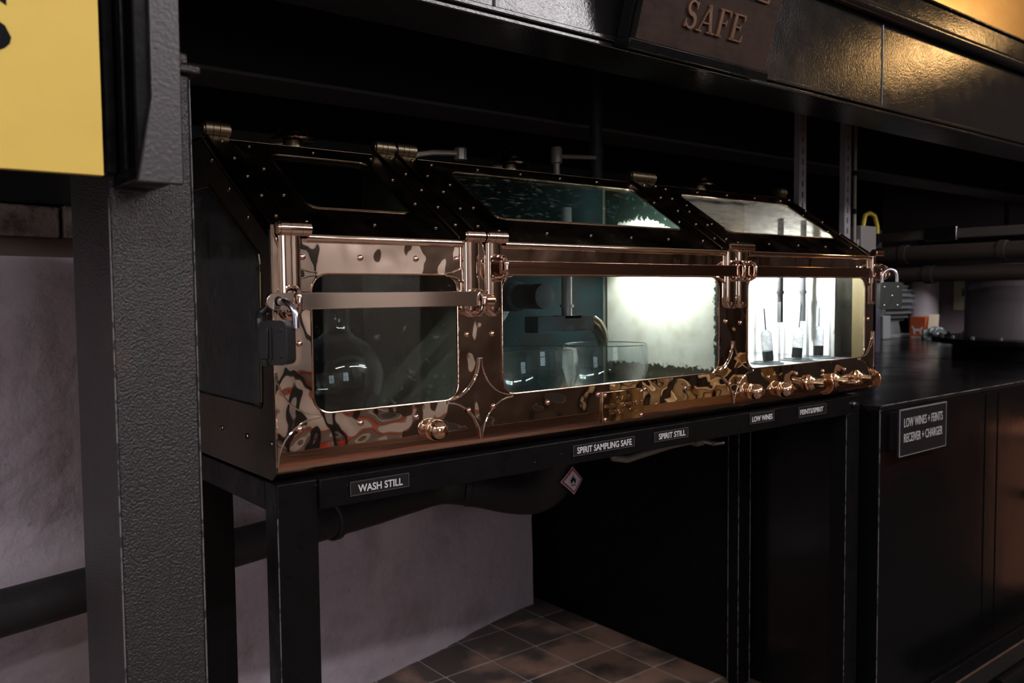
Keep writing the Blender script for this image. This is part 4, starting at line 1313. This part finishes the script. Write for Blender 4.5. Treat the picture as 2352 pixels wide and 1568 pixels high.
# cross pipes behind
root = thing('cross_pipe', 'upper brownish pipe crossing above the tank at the right', 'pipe', (3.3, .3, 1.46), 'pipes crossing above the tank')
PIPEB = mat('brown_pipe', (.055, .043, .036), .5, .3, bump=(40, .4, .003))
MB().tube([(3.3, -.6, 1.46), (3.3, 2.0, 1.46)], .037, 18).build('pipe', PIPEB, root)
for y in (.62, .2):
    MB().tube([(3.3, y, 1.46), (3.3, y + .03, 1.46)], .043, 18).build('coupling', PIPEB, root)
MB().tube([(3.3, 2.0, 1.46), (3.3, 2.049, 1.46)], .05, 18).build('wall_flange', PIPEB, root)
root = thing('cross_pipe', 'lower brownish pipe crossing above the tank at the right', 'pipe', (3.3, .3, 1.36), 'pipes crossing above the tank')
MB().tube([(3.3, -.6, 1.368), (3.3, .45, 1.368), (3.3, 2.0, 1.358)], .034, 18).build('pipe', PIPEB, root)
MB().tube([(3.3, .5, 1.366), (3.3, .54, 1.366)], .042, 18).build('coupling', PIPEB, root)
MB().tube([(3.3, 2.0, 1.358), (3.3, 2.049, 1.358)], .05, 18).build('wall_flange', PIPEB, root)
root = thing('conduit_rail', 'thin dusty steel channel above the crossing pipes', 'channel', (3.3, .3, 1.52))
MB().box(3.34, -.6, 1.525, 3.40, 2.049, 1.565).build('channel', mat('dusty_channel', (.08, .07, .062), .6, .2), root, bevel=.002)
MB().box(3.325, .42, 1.515, 3.339, .56, 1.575).build('clip', STEEL, root, bevel=.002)
# slotted uprights on the tank
def slotted(x, y, lab):
    r_ = thing('slotted_upright', lab, 'upright', (x, y, TZ), 'slotted shelf uprights')
    slots = []
    for k_ in range(28):
        z_ = 1.0 + k_ * .04
        slots.append([(x - .004, z_), (x + .004, z_), (x + .004, z_ + .022), (x - .004, z_ + .022)])
    MB().plate([(x - .022, TZ + .001), (x + .022, TZ + .001), (x + .022, 2.128), (x - .022, 2.128)], slots, lambda u, v, t_: (u, y + t_, v), .003).build('face', GALV, r_, smooth=False)
    MB().box(x - .022, y + .003, TZ + .001, x - .019, y + .022, 2.128).build('side', GALV, r_)
    MB().box(x + .019, y + .003, TZ + .001, x + .022, y + .022, 2.128).build('side', GALV, r_)
slotted(2.262, .5, 'slotted grey upright behind the right lid, the left of two')
slotted(2.572, .5, 'slotted grey upright behind the right lid, the right of two')
root = thing('conduit', 'thin grey conduit beside the right slotted upright', 'conduit', (2.64, .5, TZ))
MB().tube([(2.64, .51, TZ + .001), (2.64, .51, 2.13)], .008, 10).build('conduit', DARKPIPE, root)
for z in (1.75, 1.6):
    MB().tube([(2.64, .51, z), (2.64, .51, z + .02)], .011, 10).build('coupling', BLACK, root)
root = thing('junction_box', 'grey electrical box with a yellow cable behind the right lid', 'box', (2.72, .5, 1.44))
MB().box(2.66, .49, 1.44, 2.775, .54, 1.555).build('box', mat('grey_box', (.22, .205, .2), .5), root, bevel=.004)
MB().tube([(2.715, .515, 1.553), (2.725, .512, 1.60), (2.76, .512, 1.61), (2.80, .512, 1.60), (2.82, .512, 1.56), (2.822, .512, 1.53)], .0085, 10).build('cable', mat('yellow_cable', (.5, .38, .04), .5), root)
MB().tube([(2.822, .512, 1.53), (2.83, .512, 1.49), (2.80, .515, 1.46), (2.774, .515, 1.46)], .005, 8).build('lead', BLACK, root)
MB().box(2.6455, .5, 1.48, 2.66, .53, 1.50).build('clamp', GALV, root)
# lilac angle upright on the tank top
root = thing('angle_upright', 'lilac grey angle upright standing on the tank past the safe', 'upright', (3.87, 1.06, TZ))
LIL = mat('lilac_grey', (.36, .34, .46), .5)
MB().box(3.845, 1.06, TZ + .001, 3.866, 1.064, 1.62).build('flange', LIL, root, bevel=.001)
MB().box(3.869, 1.06, TZ + .001, 3.892, 1.064, 1.62).build('flange', LIL, root, bevel=.001)
MB().box(3.8655, 1.064, TZ + .001, 3.8695, 1.10, 1.62).build('web', BLACK, root)

# far things on the end of the tank
root = thing('electric_motor', 'grey finned electric motor at the far end of the tank', 'motor', (5.2, 1.79, TZ))
MGREY = mat('motor_grey', (.24, .25, .25), .5, .2)
mc = Vector((5.2, 1.79, TZ + .25))
MB().cyl((5.05, 1.79, mc.z), (5.5, 1.79, mc.z), .115, 28).build('barrel', MGREY, root)
for k_ in range(22):
    a = 2 * PI * k_ / 22
    d_ = Vector((0, math.cos(a), math.sin(a)))
    t2 = Vector((0, -math.sin(a), math.cos(a))) * .004
    b0, b1 = mc + d_ * .112, mc + d_ * .15
    v8 = [b0 - t2, b0 + t2, b1 + t2, b1 - t2]
    MB().prism([(5.08, v.y, v.z) for v in v8], (.39, 0, 0)).build('fin', MGREY, root)
MB().lathe([(0, -.01), (.10, -.01), (.14, .01), (.145, .05), (0, .05)], (5.03, 1.79, mc.z), (1, 0, 0), 28).build('fan_cover', MGREY, root)
MB().box(5.1, 1.65, TZ + .0005, 5.45, 1.93, TZ + .025).build('foot', MGREY, root, bevel=.004)
MB().prism([(5.15, 1.71, TZ + .02), (5.15, 1.87, TZ + .02), (5.15, 1.84, mc.z - .08), (5.15, 1.74, mc.z - .08)], (.25, 0, 0)).build('pedestal', MGREY, root)
MB().box(5.0, 1.63, TZ + .0005, 5.1, 1.74, TZ + .16).build('terminal_box', mat('terminal_grey', (.3, .31, .3), .5), root, bevel=.006)

root = thing('orange_box', 'orange cardboard box with a white animal figure on its side', 'box', (5.3, 1.55, TZ))
ORN = mat('orange_card', (.38, .075, .022), .55)
MB().box(5.26, 1.47, TZ + .0005, 5.40, 1.578, TZ + .15).build('carton', ORN, root, bevel=.002)
an = [(0, .0), (.012, .0), (.014, .03), (.045, .028), (.05, 0), (.06, 0), (.058, .034), (.07, .055), (.066, .075), (.058, .062), (.05, .05), (.02, .05), (.004, .052), (-.012, .075), (-.016, .07), (-.004, .045)]
MB().plate([(-u * .9 + 1.55, v * .75 + TZ + .03) for u, v in an], [], lambda u, v, t_: (5.2597 - t_, u, v), .0006).build('animal_print', mat('white_print_soft', (.55, .5, .5), .6), root, smooth=False)
MB().box(5.245, 1.49, TZ + .0006, 5.2595, 1.56, TZ + .012).build('paper_slip', WHITE_INK, root)
root = thing('cream_card', 'cream card leaning against the right of the orange box', 'card', (5.28, 1.45, TZ))
MB().prism([(5.25, 1.452, TZ + .06), (5.25, 1.385, TZ + .055), (5.30, 1.40, TZ + .165), (5.30, 1.466, TZ + .165)], (.006, 0, 0)).build('card', mat('cream_card', (.5, .41, .3), .7), root, bevel=.001)
MB().prism([(5.26, 1.42, TZ + .0005), (5.26, 1.45, TZ + .0005), (5.26, 1.45, TZ + .08), (5.26, 1.43, TZ + .08)], (.02, 0, 0)).build('prop', BLACK_MATT, root)
root = thing('crumpled_cloth', 'crumpled dark green and white cloth lying on the tank', 'cloth', (5.2, 1.36, TZ))
cl = MB()
nu, nv = 28, 14
cv = []
for i in range(nu):
    for j in range(nv + 1):
        a, b = 2 * PI * i / nu, PI / 2 * j / nv
        rr = 1 + .18 * math.sin(a * 5 + b * 7) + .12 * math.sin(a * 9 - b * 5)
        cv.append((5.2 + .06 * rr * math.cos(b) * math.cos(a), 1.375 + .085 * rr * math.cos(b) * math.sin(a), TZ + .002 + .075 * math.sin(b) * (1 + .15 * math.sin(a * 4))))
cl.add(cv, [(i * (nv + 1) + j, ((i + 1) % nu) * (nv + 1) + j, ((i + 1) % nu) * (nv + 1) + j + 1, i * (nv + 1) + j + 1) for i in range(nu) for j in range(nv)])
cl.build('cloth', mat('striped_cloth', (.035, .055, .055), .8, mix=[((.5, .5, .47), 22, .52, .6, (1, 2, 2))]), root, angle=80)
root = thing('white_canister', 'tall pale canister behind the orange box', 'canister', (5.62, 1.62, TZ))
MB().lathe([(0, 0), (.098, 0), (.1, .01), (.1, .42), (.09, .44), (0, .445)], (5.62, 1.66, TZ + .0005), seg=32).build('canister', mat('pale_canister', (.4, .36, .37), .45), root)
MB().lathe([(.101, .4), (.103, .405), (.103, .42), (.101, .425)], (5.62, 1.66, TZ), seg=32, closed=True).build('lid_band', GALV, root)
root = thing('notice_board', 'cream notice with a dark patch on the far wall', 'notice', (5.74, 1.4, 1.15))
MB().box(5.735, 1.28, 1.15, 5.7495, 1.50, 1.36).build('sheet', mat('cream_paper', (.36, .32, .22), .7), root)
MB().box(5.730, 1.28, 1.25, 5.7345, 1.44, 1.30).build('dark_patch', mat('dark_teal_card', (.03, .045, .045), .6), root)
root = thing('kerb_pipe', 'low black tube along the foot of the tank', 'tube', (2.9, -.2, 0))
MB().tube([(2.3, -.19, .03), (3.36, -.19, .03)], .03, 14).build('tube', BLACK, root)

# copper still on the upper level and still base beside the tank, out to the right
root = thing('pot_still', 'huge golden copper still glowing above the girder', 'still', (5.4, 2.2, 2.2))
STILL = mat('lacquered_copper', (.85, .54, .20), .42, .5, bump=(6, .35, .02, 5, (.5, .5, 2.5)), mix=[((.75, .38, .12), 3, .4, .7, None)])
MB().lathe([(0, 0), (1.30, 0), (1.42, .25), (1.46, .7), (1.40, 1.1), (1.15, 1.5), (.75, 1.75), (.5, 1.9), (0, 1.92)], (5.4, 2.2, 2.205), seg=64).build('body', STILL, root, angle=60)
for z_, r_ in ((.02, 1.33), (1.08, 1.42)):
    MB().lathe([(r_ - .03, z_ - .015), (r_ + .02, z_ - .012), (r_ + .02, z_ + .012), (r_ - .03, z_ + .015)], (5.4, 2.2, 2.205), seg=64, closed=True).build('band', STILL, root)
root = thing('terracotta_chest', 'terracotta coloured chest standing before the tank out to the right', 'chest', (3.8, -.25, 0))
CHEST = mat('terracotta_paint', (.95, .40, .22), .55, bump=(30, .3, .003))
MB().box(3.42, -.375, -.005, 4.3, -.10, .66).build('box', CHEST, root, bevel=.006)
MB().box(3.40, -.385, .66, 4.32, -.09, .69).build('lid', CHEST, root, bevel=.006)
MB().box(3.412, -.30, .40, 3.4195, -.18, .44).build('handle', BLACK, root, bevel=.002)
